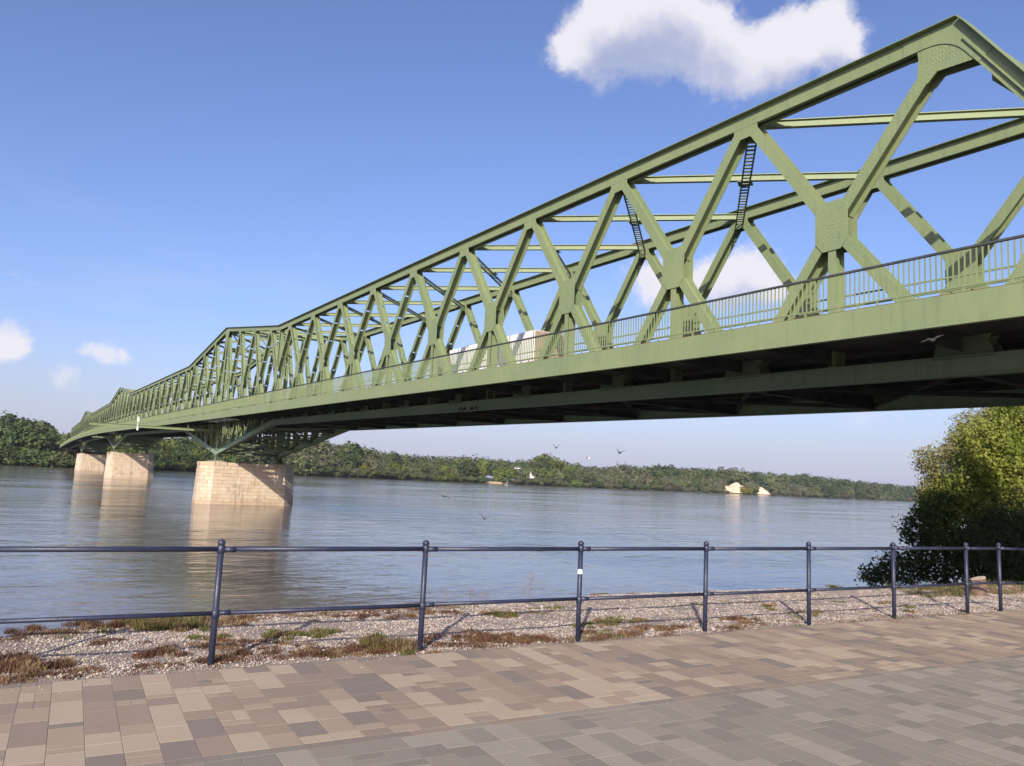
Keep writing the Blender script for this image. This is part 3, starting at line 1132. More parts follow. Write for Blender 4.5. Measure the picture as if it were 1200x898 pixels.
# bottom lateral bracing
for i in range(NP):
    mb = MB()
    for a, b in (((XN + .25, S(i), z_bot(i) - .05), (XF - .25, S(i + 1), z_bot(i + 1) - .05)), ((XF - .25, S(i), z_bot(i) - .12), (XN + .25, S(i + 1), z_bot(i + 1) - .12))):
        mb.bar(a, b, .22, .03)
        mb.bar(a, b, .03, .16)
    if haunch(i) > 0 or haunch(i + 1) > 0:
        mb.bar((XN + .25, S(i), z_bot(i)), (XF - .25, S(i), z_bot(i)), .25, .3)
        # lattice frame between deck and lowered chord
        zt = zc_(S(i), 3.3)
        if zt - z_bot(i) > .6:
            mb.bar((XN + .25, S(i), z_bot(i) + .2), ((XN + XF) / 2, S(i), zt), .12, .12)
            mb.bar((XF - .25, S(i), z_bot(i) + .2), ((XN + XF) / 2, S(i), zt), .12, .12)
    bpart(mb, 'bottom_bracing', M['soffit_shade'] if haunch(i) == 0 and haunch(i + 1) == 0 else M['green_shaded'])
# slender struts between lowered chord and deck either side of each pier
for pk in PIER_K:
    for X in (XN, XF):
        for dk in (-2.5, -1.5, -.5, .5, 1.5, 2.5):
            kk = pk + dk
            mb = MB()
            s = S(kk)
            for ds in (-.55, .55):
                mb.bar((X - .3, s, z_bot(kk) + .3), (X - .3 - .0, s + ds * 1.3, zc_(s, 3.9)), .09, .09, up=(1, 0, 0))
            bpart(mb, 'hanger_strut', M['green'])

# ---- handrails of the walkways
rail_s0, rail_s1 = 0.0, SEND + 3
hr = []
for X in (WN + .03, WF - .03):
    mb = MB()
    rp = [(s, zc_(s, 0)) for s in np.arange(rail_s0, rail_s1, P0 / 2)]
    mb.sweep(X, rp, [(-.04, 5.57), (.04, 5.57), (.04, 5.62), (-.04, 5.62)])
    o = bpart(mb, 'handrail', M['rail_top'])
    hr.append(o)
    mb = MB()
    mb.sweep(X, rp, [(-.02, 4.70), (.02, 4.70), (.02, 4.735), (-.02, 4.735)])
    for s in np.arange(rail_s0 + .1, rail_s1, .52):
        z = zc_(s, 0)
        mb.box((X, s, z + 4.645), (.03, .045, .125))
    bpart(mb, 'lower_rail', M['green'], parent=o)
bal = MB()
bal.box((0, 0, 0), (.022, .031, .835))
bal_me = bal.mesh('baluster', M['green'])
stuff = {WN + .03: MB(), WF - .03: MB()}
for X, o in zip((WN + .03, WF - .03), hr):
    cnt = 0
    for s in np.arange(rail_s0 + .06, rail_s1, .13 if X < 20 else .26):
        z = zc_(s, 5.1525)
        if X < 20 and s > 6.5 and cnt < 300:
            put('baluster', bal_me, o, loc=(X - 26, s - S0, z - Z0 - 4))
            cnt += 1
        else:
            stuff[X].box((X, s, z), (.022, .031, .835))
    bpart(stuff[X], 'balusters', M['green'], parent=o, kind='stuff')
# guard pipes along the road, inside the near truss
for X in (XN + .5, XF - .5):
    mb = MB()
    for rel in (6.0, 6.38):
        for i in range(0, NP):
            mb.bar((X, S(i), zc_(S(i), rel)), (X, S(i + 1), zc_(S(i + 1), rel)), .05, .05)
    bpart(mb, 'guard_pipe', M['green'])

# navigation booms reaching upstream from the piers
for pk, xe in ((14, 6.8), (32, 16.1)):
    mb = MB()
    s = S(pk)
    z = zc_(s, 3.05)
    A, B = (XN - .2, s, z), (xe, s, z - .15)
    mb.bar(A, B, .03, .26)
    mb.bar((A[0], A[1], A[2] + .14), (B[0], B[1], B[2] + .14), .22, .03)
    mb.bar((A[0], A[1], A[2] - .14), (B[0], B[1], B[2] - .14), .22, .03)
    mb.bar((XN - .3, s, z + .9), (XN - .3, s, z - 1.2), .2, .2)
    for xx in np.arange(xe + 1, XN - 1, 3.4):
        mb.bar((xx, s, z), (xx, s, z + .75), .06, .06, up=(0, 1, 0))
    bo = bpart(mb, 'navigation_boom', M['green'])
    if pk == 14:
        mb = MB()
        mb.box((12.07, s - .2, z + .75), (.26, .12, .5))
        mb.box((12.07, s - .2, z - .35), (.2, .1, .5))
        mb.box((12.07, s - .15, z + .3), (.08, .08, 1.7))
        bpart(mb, 'white_marker', M['plaster'], parent=bo)

# ------------------------------------------------------------------ stone piers
WATER_Z = EYE - 4.93


def pier(sp, top, label):
    t = thing('stone_pier', (25.6, sp, WATER_Z), label, 'bridge pier', 'stone piers of the bridge')
    xl = 19.75 if sp < 150 else 20.3
    plan = [(xl, sp - .95), (xl + 1.6, sp - 2.1), (30.4, sp - 2.1), (31.9, sp - .95), (31.9, sp + .95), (30.4, sp + 2.1), (xl + 1.6, sp + 2.1), (xl, sp + .95)]
    cx, cyy = 25.65, sp
    zb = WATER_Z - 3

    def ring(z, inset=0.0):
        g = 1 + 0.028 * (top - z) / 5.0
        out = []
        for (x, y) in plan:
            dx, dy = x - cx, y - cyy
            out.append((cx + dx * (1 + (g - 1) * 1.3) - inset * (1 if dx > 0 else -1), cyy + dy * (1 + (g - 1) * 2.6) - inset * (1 if dy > 0 else -1)))
        return out
    core = MB()
    for z in (zb, top - .25):
        for x, y in ring(z, .06):
            core.v.append((x - 25.6, y - sp, z - WATER_Z))
    for i in range(8):
        j = (i + 1) % 8
        core.face((i, j, 8 + j, 8 + i))
    core.face(list(range(7, -1, -1)))
    core.face(list(range(8, 16)))
    core.build('core', M['mortar'], t)
    blocks = MB()
    hcourse = 0.46
    ncourse = int((top - .45 - (WATER_Z - .9)) / hcourse)
    zlow = top - .45 - ncourse * hcourse
    for cidx in range(ncourse):
        za, zc2 = zlow + cidx * hcourse + .012, zlow + (cidx + 1) * hcourse - .012
        ra, rb = ring(za), ring(zc2)
        for i in range(8):
            j = (i + 1) % 8
            A0, A1, B0, B1 = map(np.array, (ra[i], ra[j], rb[i], rb[j]))
            L = np.linalg.norm(A1 - A0)
            nb = max(1, int(round(L / 0.95)))
            cuts = [0.0]
            for q in range(1, nb):
                cuts.append((q + (0.5 if cidx % 2 else 0.0) - .25 + rnd.uniform(-.12, .12)) / nb)
            cuts.append(1.0)
            nrm = np.array([(A1 - A0)[1], -(A1 - A0)[0]]) / L
            for u0, u1 in zip(cuts[:-1], cuts[1:]):
                e = .012 / L
                u0, u1 = u0 + e, u1 - e
                pr = rnd.uniform(-.012, .02)
                b = len(blocks.v)
                for (P_, Q_, z) in ((A0, A1, za), (B0, B1, zc2)):
                    for u in (u0, u1):
                        p = P_ + (Q_ - P_) * u
                        blocks.v.append((p[0] - nrm[0] * .1 - 25.6, p[1] - nrm[1] * .1 - sp, z - WATER_Z))
                        blocks.v.append((p[0] + nrm[0] * pr - 25.6, p[1] + nrm[1] * pr - sp, z - WATER_Z))
                # verts: a0in a0out a1in a1out b0in b0out b1in b1out
                mi = rnd.choices([0, 1, 2, 3], [4, 3, 2, 2])[0]
                blocks.face((b + 1, b + 3, b + 7, b + 5), mi)
                blocks.face((b, b + 1, b + 5, b + 4), mi)
                blocks.face((b + 3, b + 2, b + 6, b + 7), mi)
                blocks.face((b + 5, b + 7, b + 6, b + 4), mi)
                blocks.face((b + 2, b + 3, b + 1, b), mi)
    blocks.build('masonry_blocks', STONE, t, kind='stuff')
    # coping stones and bearing plinth
    for i in range(8):
        j = (i + 1) % 8
        r0, r1 = ring(top), ring(top, 1.1)
        A, B = np.array(plan[i]), np.array(plan[j])
        L = np.linalg.norm(B - A)
        nb = max(1, int(round(L / 1.5)))
        for q in range(nb):
            mb = MB()
            P1 = A + (B - A) * (q / nb + .006)
            P2 = A + (B - A) * ((q + 1) / nb - .006)
            inn1 = P1 + (np.array([cx, cyy]) - P1) * .22
            inn2 = P2 + (np.array([cx, cyy]) - P2) * .22
            nrm = np.array([(B - A)[1], -(B - A)[0]]) / L * .07
            b = len(mb.v)
            for z in (top - .43, top):
                for p in (P1 + nrm, P2 + nrm, inn2, inn1):
                    mb.v.append((p[0] - 25.6, p[1] - sp, z - WATER_Z))
            for f in ((0, 1, 5, 4), (1, 2, 6, 5), (2, 3, 7, 6), (3, 0, 4, 7), (4, 5, 6, 7), (3, 2, 1, 0)):
                mb.face([b + q2 for q2 in f])
            mb.build('coping_stone', STONE[rnd.randint(0, 2)], t)
    mb = MB()
    for X in (XN, XF):
        mb.box((X - 25.6, 0, top - WATER_Z - .06), (1.9, 2.6, .34))
    mb.build('bearing_plinth', STONE[2], t)
    mb = MB()
    mb.box((0, 0, top - WATER_Z - .2), (10.5, 2.9, .3))
    mb.build('top_slab', M['mortar'], t)
    # iron railing bits on top of the pier
    mb = MB()
    for xx in np.arange(-3.2, 3.4, 1.3):
        mb.bar((xx, -1.7, top - WATER_Z), (xx, -1.7, top - WATER_Z + .9), .05, .05, up=(0, 1, 0))
    mb.bar((-3.2, -1.7, top - WATER_Z + .9), (3.3, -1.7, top - WATER_Z + .9), .05, .05)
    mb.build('maintenance_rail', M['green_shaded'], t)
    return t


pier(S(14), Z0 + 0.44, 'nearest and largest limestone block pier standing in the river, crossed by a diagonal shadow')
pier(S(32), Z0 + 2.22, 'middle limestone pier of the three, partly hiding the farthest one')
pier(S(50), Z0 + 2.2, 'farthest limestone pier, small, close to the left bank trees')
# abutments (both ends)
for s, z_b, nm in ((1.6, -1.2, 'near'), (SEND + 3.0, WATER_Z - 1, 'far')):
    t = thing('bridge_abutment', (26, s, 0), 'pale stone abutment carrying the %s end of the green bridge' % nm, 'abutment')
    mb = MB()
    top = zc_(s, 3.1)
    mb.box((0, 0, (top + z_b) / 2), (11, 4.4, top - z_b))
    mb.build('wall', STONE[0], t)
    mb = MB()
    mb.box((0, 0, top + .12), (11.4, 4.8, .24))
    mb.build('cap', STONE[1], t)
    for k in range(1, 3):
        pass
# columns of the approach viaduct behind the near abutment
# ------------------------------------------------------------------ river, banks, ground
mb = MB()
R = 9000
mb.v = [(-R, -R, WATER_Z), (R, -R, WATER_Z), (R, R, WATER_Z), (-R, R, WATER_Z)]
mb.face((0, 1, 2, 3))
mb.build('river_water', M['water'], kind='structure')

# pavement frame: u along the quay, v towards the river (v = 0 at the paver edge)
PA = -0.052
uu = np.array([math.cos(PA), math.sin(PA)])
vv = np.array([-math.sin(PA), math.cos(PA)])
PO = np.array([0.0, 7.06])


def uv(u, v):
    p = PO + uu * u + vv * v
    return p[0], p[1]


# near bank: one sheet, height as a function of the distance past the paver edge
def crest_v(u):
    """where the gravel shelf ends and the bank drops to the water"""
    pts = [(-80, 1.2), (-6, 1.5), (0, 1.78), (.8, 2.15), (1.6, 2.55), (3, 2.6), (6, 2.5), (8.5, 2.75), (11, 2.6), (13, 2.4), (14.2, 2.05), (16, 2.1), (19, 2.0), (26, 2.6), (33, 5), (37, 10.5), (41, 14.5), (48, 17.5), (60, 19), (120, 22)]
    return float(np.interp(u, [p[0] for p in pts], [p[1] for p in pts]))


def vnoise(x, y, seed=0):
    a = math.sin(x * 1.7 + seed) * math.cos(y * 2.3 + seed * 1.3) + .5 * math.sin(x * 4.1 + y * 3.3 + seed) + .25 * math.sin(x * 9.7 - y * 7.9 + 2 * seed)
    return a / 1.75


def bank_z(u, v):
    cv = crest_v(u) + 0.06 * vnoise(u * 2, 0, 3)
    if v < 0:
        return -0.12
    z = 0.0 + 0.018 * vnoise(u * 1.1, v * 2.2) + 0.006 * vnoise(u * 6, v * 6, 5) - 0.012
    if v < .12:
        z = -0.03 + (z + .03) * v / .12
    # low rise along the crest on the right, as in the photograph
    z += 0.05 * math.exp(-((v - cv + .25) / .3) ** 2) * (1 if u > 6 else .4)
    if v > cv:
        z -= (v - cv) * 1.15 + 0.15 * min(1, (v - cv) * 3)
        if z < WATER_Z - 1.5:
            z = WATER_Z - 1.5
    return z


us = np.concatenate([np.arange(-220, -8, 8.0), np.arange(-8, 26, .14), np.arange(26, 60, 1.0), np.arange(60, 420, 12.0)])
vs = np.concatenate([[-60, -20, -8, -.4, -.05], np.arange(0, 3.6, .07), np.arange(3.6, 30, .8), [32, 36]])
V = np.zeros((len(us), len(vs), 3))
for i, u in enumerate(us):
    for j, v in enumerate(vs):
        x, y = uv(u, v)
        V[i, j] = (x, y, bank_z(u, v))
nu, nv_ = len(us), len(vs)
I, J = np.meshgrid(np.arange(nu - 1), np.arange(nv_ - 1), indexing='ij')
F = np.stack([I * nv_ + J, (I + 1) * nv_ + J, (I + 1) * nv_ + J + 1, I * nv_ + J + 1], -1).reshape(-1, 4)
vc = vs[F[:, 0] % nv_]
uc = us[F[:, 0] // nv_]
mi = np.where((vc > 3.4) | (uc > 17.5) & (vc > 1.2) | (uc < -12), 1, 0)
put('riverbank_ground', np_mesh('riverbank_ground', V.reshape(-1, 3), F, [M['gravel'], M['soil']], mi, True), kind='structure')

# pavement: bed, then pavers
mb = MB()
pts = [uv(-200, 0.0), uv(-200, -60), uv(300, -60), uv(300, 0.0)]
for (x, y) in pts:
    mb.v.append((x, y, -0.0013))
mb.face((0, 1, 2, 3))
pave = mb.build('pavement', M['joint'], kind='structure')
mb = MB()
for (u0, u1, v0, v1) in ((-200, -5, -60, 0), (24, 300, -60, 0), (-5, 24, -60, -7.6)):
    b = len(mb.v)
    for (x, y) in (uv(u0, v1), uv(u0, v0), uv(u1, v0), uv(u1, v1)):
        mb.v.append((x, y, 0.0))
    mb.face((b, b + 1, b + 2, b + 3))
mb.build('outer_paving', M['plain_paving'], pave)

PW = 0.2
pavers = []      # (u0, u1, v0, v1, matindex)
VB = -2.05       # boundary between the tan strip and the grey field


def fill_column(u0, u1, va, vb, zone):
    v = va
    prev = None
    while v > vb + .01:
        L = rnd.choice([.1, .1, .2, .2, .3, .3, .4, .5] if zone == 0 else [.1, .2, .2, .3, .3, .4])
        L = min(L, v - vb)
        if v - L - vb < .07:
            L = v - vb
        if zone == 0:
            mi = rnd.choices([0, 1, 2, 3, 4], [20, 24, 20, 15, 21])[0]
        else:
            mi = rnd.choices([5, 6, 7, 8], [26, 34, 18, 22])[0]
        if L <= .21 and rnd.random() < .16:
            um = (u0 + u1) / 2
            pavers.append((u0, um, v - L, v, mi))
            pavers.append((um, u1, v - L, v, mi if rnd.random() < .5 else (rnd.choice([0, 1, 2, 3, 4]) if zone == 0 else rnd.choice([5, 6, 7, 8]))))
        else:
            pavers.append((u0, u1, v - L, v, mi))
        v -= L


u = -5.0
while u < 24:
    fill_column(u, u + PW, -0.02, VB, 0)
    u += PW
u = -5.0
while u < 24:           # thin header row on the boundary
    L = rnd.choice([.2, .3, .3, .4])
    pavers.append((u, u + L, VB - .1, VB, rnd.choices([3, 4, 7, 8], [3, 2, 3, 3])[0]))
    u += L
u = -5.0
while u < 24:
    fill_column(u, u + PW, VB - .1, -7.6, 1)
    u += PW
PMATS = TAN + GREY
infos = []
for p in pavers:
    u0, u1, v0, v1, mi = p
    q = [to_px((*uv(a, b), 0)) for a, b in ((u0, v0), (u1, v0), (u1, v1), (u0, v1))]
    area = 0
    inside = all(-40 < a[0] < 1240 and a[1] < 930 and a[2] > .5 for a in q)
    if inside:
        for i in range(4):
            j = (i + 1) % 4
            area += q[i][0] * q[j][1] - q[j][0] * q[i][1]
    infos.append(abs(area) / 2)
order = sorted(range(len(pavers)), key=lambda i: -infos[i])
single = set(order[:300])


def paver_geo(mb, u0, u1, v0, v1, mi, local=False):
    g = .0016
    e = .0016
    tilt = rnd.uniform(-.0003, .0003)
    b = len(mb.v)
    um, vm = ((u0 + u1) / 2, (v0 + v1) / 2) if local else (0, 0)
    for (ins, z) in ((0, -.03), (0, -.0014), (e, 0.0)):
        for (a, c) in ((u0 + g + ins, v0 + g + ins), (u1 - g - ins, v0 + g + ins), (u1 - g - ins, v1 - g - ins), (u0 + g + ins, v1 - g - ins)):
            if local:
                mb.v.append((a - um, c - vm, z))
            else:
                x, y = uv(a, c)
                mb.v.append((x, y, z + (tilt if z > -.02 else 0)))
    for L in (0, 4):
        for i in range(4):
            j = (i + 1) % 4
            mb.face((b + L + i, b + L + j, b + L + 4 + j, b + L + 4 + i), mi)
    mb.face((b + 8, b + 9, b + 10, b + 11), mi)


cache = {}
smb = MB()
for i, p in enumerate(pavers):
    u0, u1, v0, v1, mi = p
    if i in single:
        key = (round(u1 - u0, 3), round(v1 - v0, 2), mi)
        if key not in cache:
            t_ = MB()
            paver_geo(t_, 0, u1 - u0, 0, v1 - v0, 0, True)
            cache[key] = t_.mesh('paver', PMATS[mi])
        x, y = uv((u0 + u1) / 2, (v0 + v1) / 2)
        o = put('paver', cache[key], pave, loc=(x, y, rnd.uniform(-.0003, .0003)))
        o.rotation_euler = (0, 0, PA)
    else:
        paver_geo(smb, u0, u1, v0, v1, mi)
smb.build('small_pavers', PMATS, pave, kind='stuff')

# pebbles on the gravel shelf
def pebble_field(name, n_, u0, u1, size, mats):
    base = np.array([[1, 0, 0], [0, 1, 0], [-1, 0, 0], [0, -1, 0], [0, 0, 1], [.1, -.1, -.6]], float)
    F0 = np.array([[0, 1, 4], [1, 2, 4], [2, 3, 4], [3, 0, 4], [1, 0, 5], [2, 1, 5], [3, 2, 5], [0, 3, 5]])
    U = u0 + (u1 - u0) * rng.random(n_) ** 1.25
    Vv = rng.random(n_)
    keep = []
    P = np.zeros((n_, 3))
    for i in range(n_):
        v = Vv[i] * (crest_v(U[i]) + .25)
        patch_ = vnoise(U[i] * 1.3, v * 2.0, 2) + .35 * vnoise(U[i] * 5, v * 5, 8)
        if patch_ < -.25 and rng.random() < .75 or v < .10 and rng.random() < .6:
            continue
        x, y = uv(U[i], v)
        P[i] = (x, y, bank_z(U[i], v))
        keep.append(i)
    P = P[keep]
    k = len(P)
    s = size * np.exp(rng.normal(0, .38, k))
    big = rng.random(k) < .006
    s[big] *= 2.0
    sc = np.stack([s * rng.uniform(.7, 1.3, k), s * rng.uniform(.7, 1.3, k), s * rng.uniform(.45, .8, k)], 1)
    a = rng.random(k) * 6.283
    vtx = base[None] * sc[:, None, :] * (1 + rng.uniform(-.25, .25, (k, 6, 1)))
    ca, sa = np.cos(a)[:, None], np.sin(a)[:, None]
    xx = vtx[..., 0] * ca - vtx[..., 1] * sa
    yy = vtx[..., 0] * sa + vtx[..., 1] * ca
    vtx = np.stack([xx, yy, vtx[..., 2]], -1) + P[:, None, :] + np.array([0, 0, .004])
    Fc = (np.arange(k) * 6)[:, None, None] + F0[None]
    mi = np.repeat(rng.choice(3, k, p=[.5, .3, .2]), 8)
    me = np_mesh(name, vtx.reshape(-1, 3), Fc.reshape(-1, 3), mats, mi)
    o = put(name, me, kind='stuff')
    return o


pb = [M['pebble_a'], M['pebble_b'], M['pebble_c']]
o = pebble_field('gravel_stones', 110000, -2.5, 19.5, .0082, pb)
o['label'] = 'loose pale crushed stones spread over the shelf between railing and river'


# crumbs of stone kicked onto the paving, mostly close to its edge
k = 420
U = -1.5 + 15 * rng.random(k)
Vc = -np.abs(rng.normal(0, .22, k)) - .01
far = rng.random(k) < .12
Vc[far] = -rng.random(far.sum()) * 4.2
sz = .0042 * np.exp(rng.normal(0, .4, k))
base = np.array([[1, 0, 0], [0, 1, 0], [-1, 0, 0], [0, -1, 0], [0, 0, 1]], float)
vt = base[None] * (sz[:, None, None] * rng.uniform(.6, 1.3, (k, 1, 3)))
P_ = np.array([(*uv(a, b), .0005) for a, b in zip(U, Vc)])
vt = vt + P_[:, None, :]
fc = (np.arange(k) * 5)[:, None, None] + np.array([[0, 1, 4], [1, 2, 4], [2, 3, 4], [3, 0, 4]])[None]
o = put('stone_crumbs', np_mesh('stone_crumbs', vt.reshape(-1, 3), fc.reshape(-1, 3), [M['pebble_a'], M['soil']], np.repeat((rng.random(k) < .35).astype(int), 4)), kind='stuff')
o['label'] = 'tiny stone crumbs scattered on the paving close to the railing'


# weeds: tufts of blades
def blades(name, centres, mats_w, label):
    """centres: list of (x, y, z, radius, height, count, material index)"""
    Vs, Fs, Ms = [], [], []
    off = 0
    for (x, y, z, r, h, cnt, mi) in centres:
        a = rng.random(cnt) * 6.283
        rr = r * np.sqrt(rng.random(cnt))
        bx, by = x + rr * np.cos(a), y + rr * np.sin(a) * .75
        hh = h * rng.uniform(.35, 1.1, cnt) * (1.15 - .6 * rr / r)
        la = rng.random(cnt) * 6.283
        lean = rng.uniform(.2, 1.5, cnt) * hh
        w = rng.uniform(.0018, .0042, cnt)
        pa = la + 1.57
        p0 = np.stack([bx - w * np.cos(pa), by - w * np.sin(pa), np.full(cnt, z - .01)], 1)
        p1 = np.stack([bx + w * np.cos(pa), by + w * np.sin(pa), np.full(cnt, z - .01)], 1)
        mx_, my_ = bx + lean * .4 * np.cos(la), by + lean * .4 * np.sin(la)
        p2 = np.stack([mx_ + w * .8 * np.cos(pa), my_ + w * .8 * np.sin(pa), z + hh * .62], 1)
        p3 = np.stack([mx_ - w * .8 * np.cos(pa), my_ - w * .8 * np.sin(pa), z + hh * .62], 1)
        tx, ty = bx + lean * np.cos(la), by + lean * np.sin(la)
        p4 = np.stack([tx, ty, z + hh * .95], 1)
        V_ = np.stack([p0, p1, p2, p3, p4], 1).reshape(-1, 3)
        base = off + np.arange(cnt)[:, None] * 5
        Fs.append(np.concatenate([base + np.array([0, 1, 2]), base + np.array([0, 2, 3]), base + np.array([3, 2, 4])]))
        Ms.append(np.full(cnt * 3, mi))
        Vs.append(V_)
        off += cnt * 5
    me = np_mesh(name, np.concatenate(Vs), np.concatenate(Fs), mats_w, np.concatenate(Ms))
    o = put(name, me, kind='stuff')
    o['label'] = label
    return o


gm = [M['grass_green'], M['grass_dry'], M['grass_rust']]


def tuft_at(px, py, r, h, cnt, mi, spread=(0, 0)):
    """tufts located where the photograph shows them on the flat shelf (z = 0)"""
    d = pixel_ray(px, py)
    t = -EYE / d[2]
    x, y = d[0] * t, d[1] * t
    return (x, y, -0.005, r, h, cnt, mi)


tufts = []


def strip(x0, x1, y0, y1, n_, r, h, cnt, mis, wts):
    for _ in range(n_):
        t = rnd.random()
        px = x0 + (x1 - x0) * t
        py = y0 + (y1 - y0) * t + rnd.gauss(0, 1) * 3.0
        tufts.append(tuft_at(px, py, r * rnd.uniform(.6, 1.3), h * rnd.uniform(.5, 1.25), int(cnt * rnd.uniform(.6, 1.3)), rnd.choices([0, 1, 2], wts)[0]))


# rusty dry weeds along the paver edge
strip(0, 260, 797, 774, 26, .12, .045, 90, None, (0, 3, 7))
strip(250, 600, 772, 752, 60, .13, .05, 95, None, (1, 2, 8))
strip(600, 900, 752, 731, 50, .14, .045, 80, None, (1, 3, 7))
strip(900, 1180, 730, 715, 30, .13, .035, 50, None, (1, 5, 4))
# dark rusty clump bottom left
for _ in range(26):
    tufts.append(tuft_at(rnd.gauss(18, 26), rnd.gauss(779, 4), .11, .085, 150, rnd.choice([2, 2, 1])))
for cx_, cy2, sx_, sy2, k_, h_, w_ in [
        (60, 741, 40, 3, 14, .06, (1, 3, 6)), (130, 752, 25, 2, 9, .06, (0, 3, 7)), (185, 765, 30, 3, 14, .06, (0, 4, 6)),
        (200, 732, 60, 4, 46, .14, (7, 2, 1)), (180, 735, 25, 3, 22, .16, (9, 1, 0)), (110, 735, 25, 3, 12, .09, (1, 5, 4)), (275, 728, 30, 3, 18, .10, (2, 6, 2)),
        (310, 724, 40, 3, 14, .05, (1, 3, 6)), (250, 748, 30, 2, 12, .05, (7, 2, 1)), (330, 745, 35, 4, 14, .06, (8, 2, 0)), (300, 757, 60, 4, 26, .06, (0, 3, 7)),
        (380, 765, 45, 3, 24, .06, (0, 2, 8)), (385, 742, 22, 3, 10, .07, (7, 3, 0)), (450, 755, 26, 5, 26, .11, (6, 3, 1)), (472, 760, 12, 3, 12, .12, (6, 3, 1)),
        (430, 720, 45, 3, 24, .05, (0, 2, 8)), (500, 716, 45, 3, 26, .05, (0, 2, 8)), (355, 722, 35, 3, 14, .06, (2, 4, 4)), (592, 721, 16, 2, 12, .07, (8, 2, 0)),
        (580, 719, 12, 2, 8, .06, (8, 2, 0)), (565, 747, 35, 4, 26, .05, (0, 2, 8)), (630, 717, 18, 2, 8, .05, (8, 2, 0)), (650, 713, 10, 2, 5, .07, (8, 2, 0)),
        (620, 749, 40, 3, 18, .05, (0, 2, 8)), (700, 733, 20, 4, 16, .07, (7, 3, 0)), (712, 728, 12, 3, 8, .07, (8, 2, 0)), (770, 737, 40, 3, 26, .05, (0, 3, 7)),
        (745, 727, 14, 2, 6, .05, (7, 3, 0)), (705, 697, 10, 1, 5, .06, (8, 2, 0)), (790, 696, 14, 1, 5, .05, (8, 2, 0)), (905, 711, 12, 2, 7, .05, (8, 2, 0)),
        (830, 707, 20, 2, 5, .03, (8, 2, 0)), (940, 719, 16, 2, 8, .05, (7, 3, 0)), (985, 706, 12, 1, 5, .04, (7, 3, 0)), (1062, 712, 14, 2, 9, .05, (7, 3, 0)),
        (1030, 706, 14, 1, 6, .035, (7, 3, 0)), (870, 726, 26, 2, 12, .05, (0, 3, 7)), (975, 688, 6, 1, 5, .07, (9, 1, 0)), (870, 705, 40, 2, 8, .025, (3, 5, 2))]:
    for _ in range(k_):
        tufts.append(tuft_at(rnd.gauss(cx_, sx_ * .6), rnd.gauss(cy2, sy2 * .8), .085 * rnd.uniform(.6, 1.3), h_ * .85 * rnd.uniform(.6, 1.2), int(95 * rnd.uniform(.6, 1.2)), rnd.choices([0, 1, 2], w_)[0]))
# crest of the bank
for _ in range(240):
    u = rnd.uniform(-2, 17)
    v = crest_v(u) + rnd.gauss(.0, .07)
    x, y = uv(u, v)
    tufts.append((x, y, bank_z(u, v) - .01, .10, rnd.uniform(.02, .05), 45, rnd.choices([0, 1, 2], (2, 4, 5))[0]))
for _ in range(230):
    u = rnd.uniform(-.6, 5.2)
    v = crest_v(u) - abs(rnd.gauss(0, .16))
    x, y = uv(u, v)
    tufts.append((x, y, bank_z(u, v) - .01, .11, rnd.uniform(.03, .075), 70, rnd.choices([0, 1, 2], (2, 4, 5))[0]))
# scattered small ones over the shelf
for _ in range(260):
    u = rnd.uniform(-2, 18)
    v = rnd.uniform(.1, crest_v(u))
    x, y = uv(u, v)
    tufts.append((x, y, bank_z(u, v) - .01, .05, rnd.uniform(.012, .035), 22, rnd.choices([0, 1, 2], (4, 4, 3))[0]))
# green grass around the log and on the slope towards the tree
for _ in range(260):
    u = rnd.uniform(13.6, 26)
    v = rnd.uniform(1.25, 2.5)
    x, y = uv(u, v)
    tufts.append((x, y, bank_z(u, v), .2, rnd.uniform(.06, .18), 70, rnd.choices([0, 1, 2], (8, 2, 0))[0]))
blades('weeds', tufts, gm, 'dry rusty and green weeds growing in the gravel along the quay')
# tall thin stalks rising over the lower rail
for i, (px, py, h) in enumerate([(619, 701, .34), (622, 701, .40), (612, 701, .2), (550, 706, .19), (522, 708, .19), (568, 705, .13)]):
    d = pixel_ray(px, py)
    t = -EYE / d[2]
    x, y = d[0] * t, d[1] * t
    mb = MB()
    mb.path_tube([(0, 0, -.03), (.01, 0, h * .5), (.025, .01, h)], [.003, .0025, .001], 5)
    for q in range(5):
        z = h * (.3 + .13 * q)
        a = q * 2.2
        mb.bar((.01, 0, z), (.01 + .05 * math.cos(a), .05 * math.sin(a), z + .05), .002, .006)
    t_ = thing('weed_stalk', (x, y, bank_z(x, 2.4) if False else -.01),
               ['tallest pair stalk of dry weed on the bank crest, left one', 'tallest thin dry weed stalk on the bank crest between second and third post', 'short weed stalk just left of the tall pair',
                'lone thin stalk above the lower rail, halfway between second post and tall pair', 'thin stalk nearest the second railing post', 'shortest faint stalk on the crest left of the tall pair'][i],
               'weed', 'thin stalks on the bank crest')
    mb.build('stem', M['grass_dry'], t_)

# ------------------------------------------------------------------ promenade railing
RA = -0.062


def rail_pt(a):
    return (a, 7.25 + a * RA)


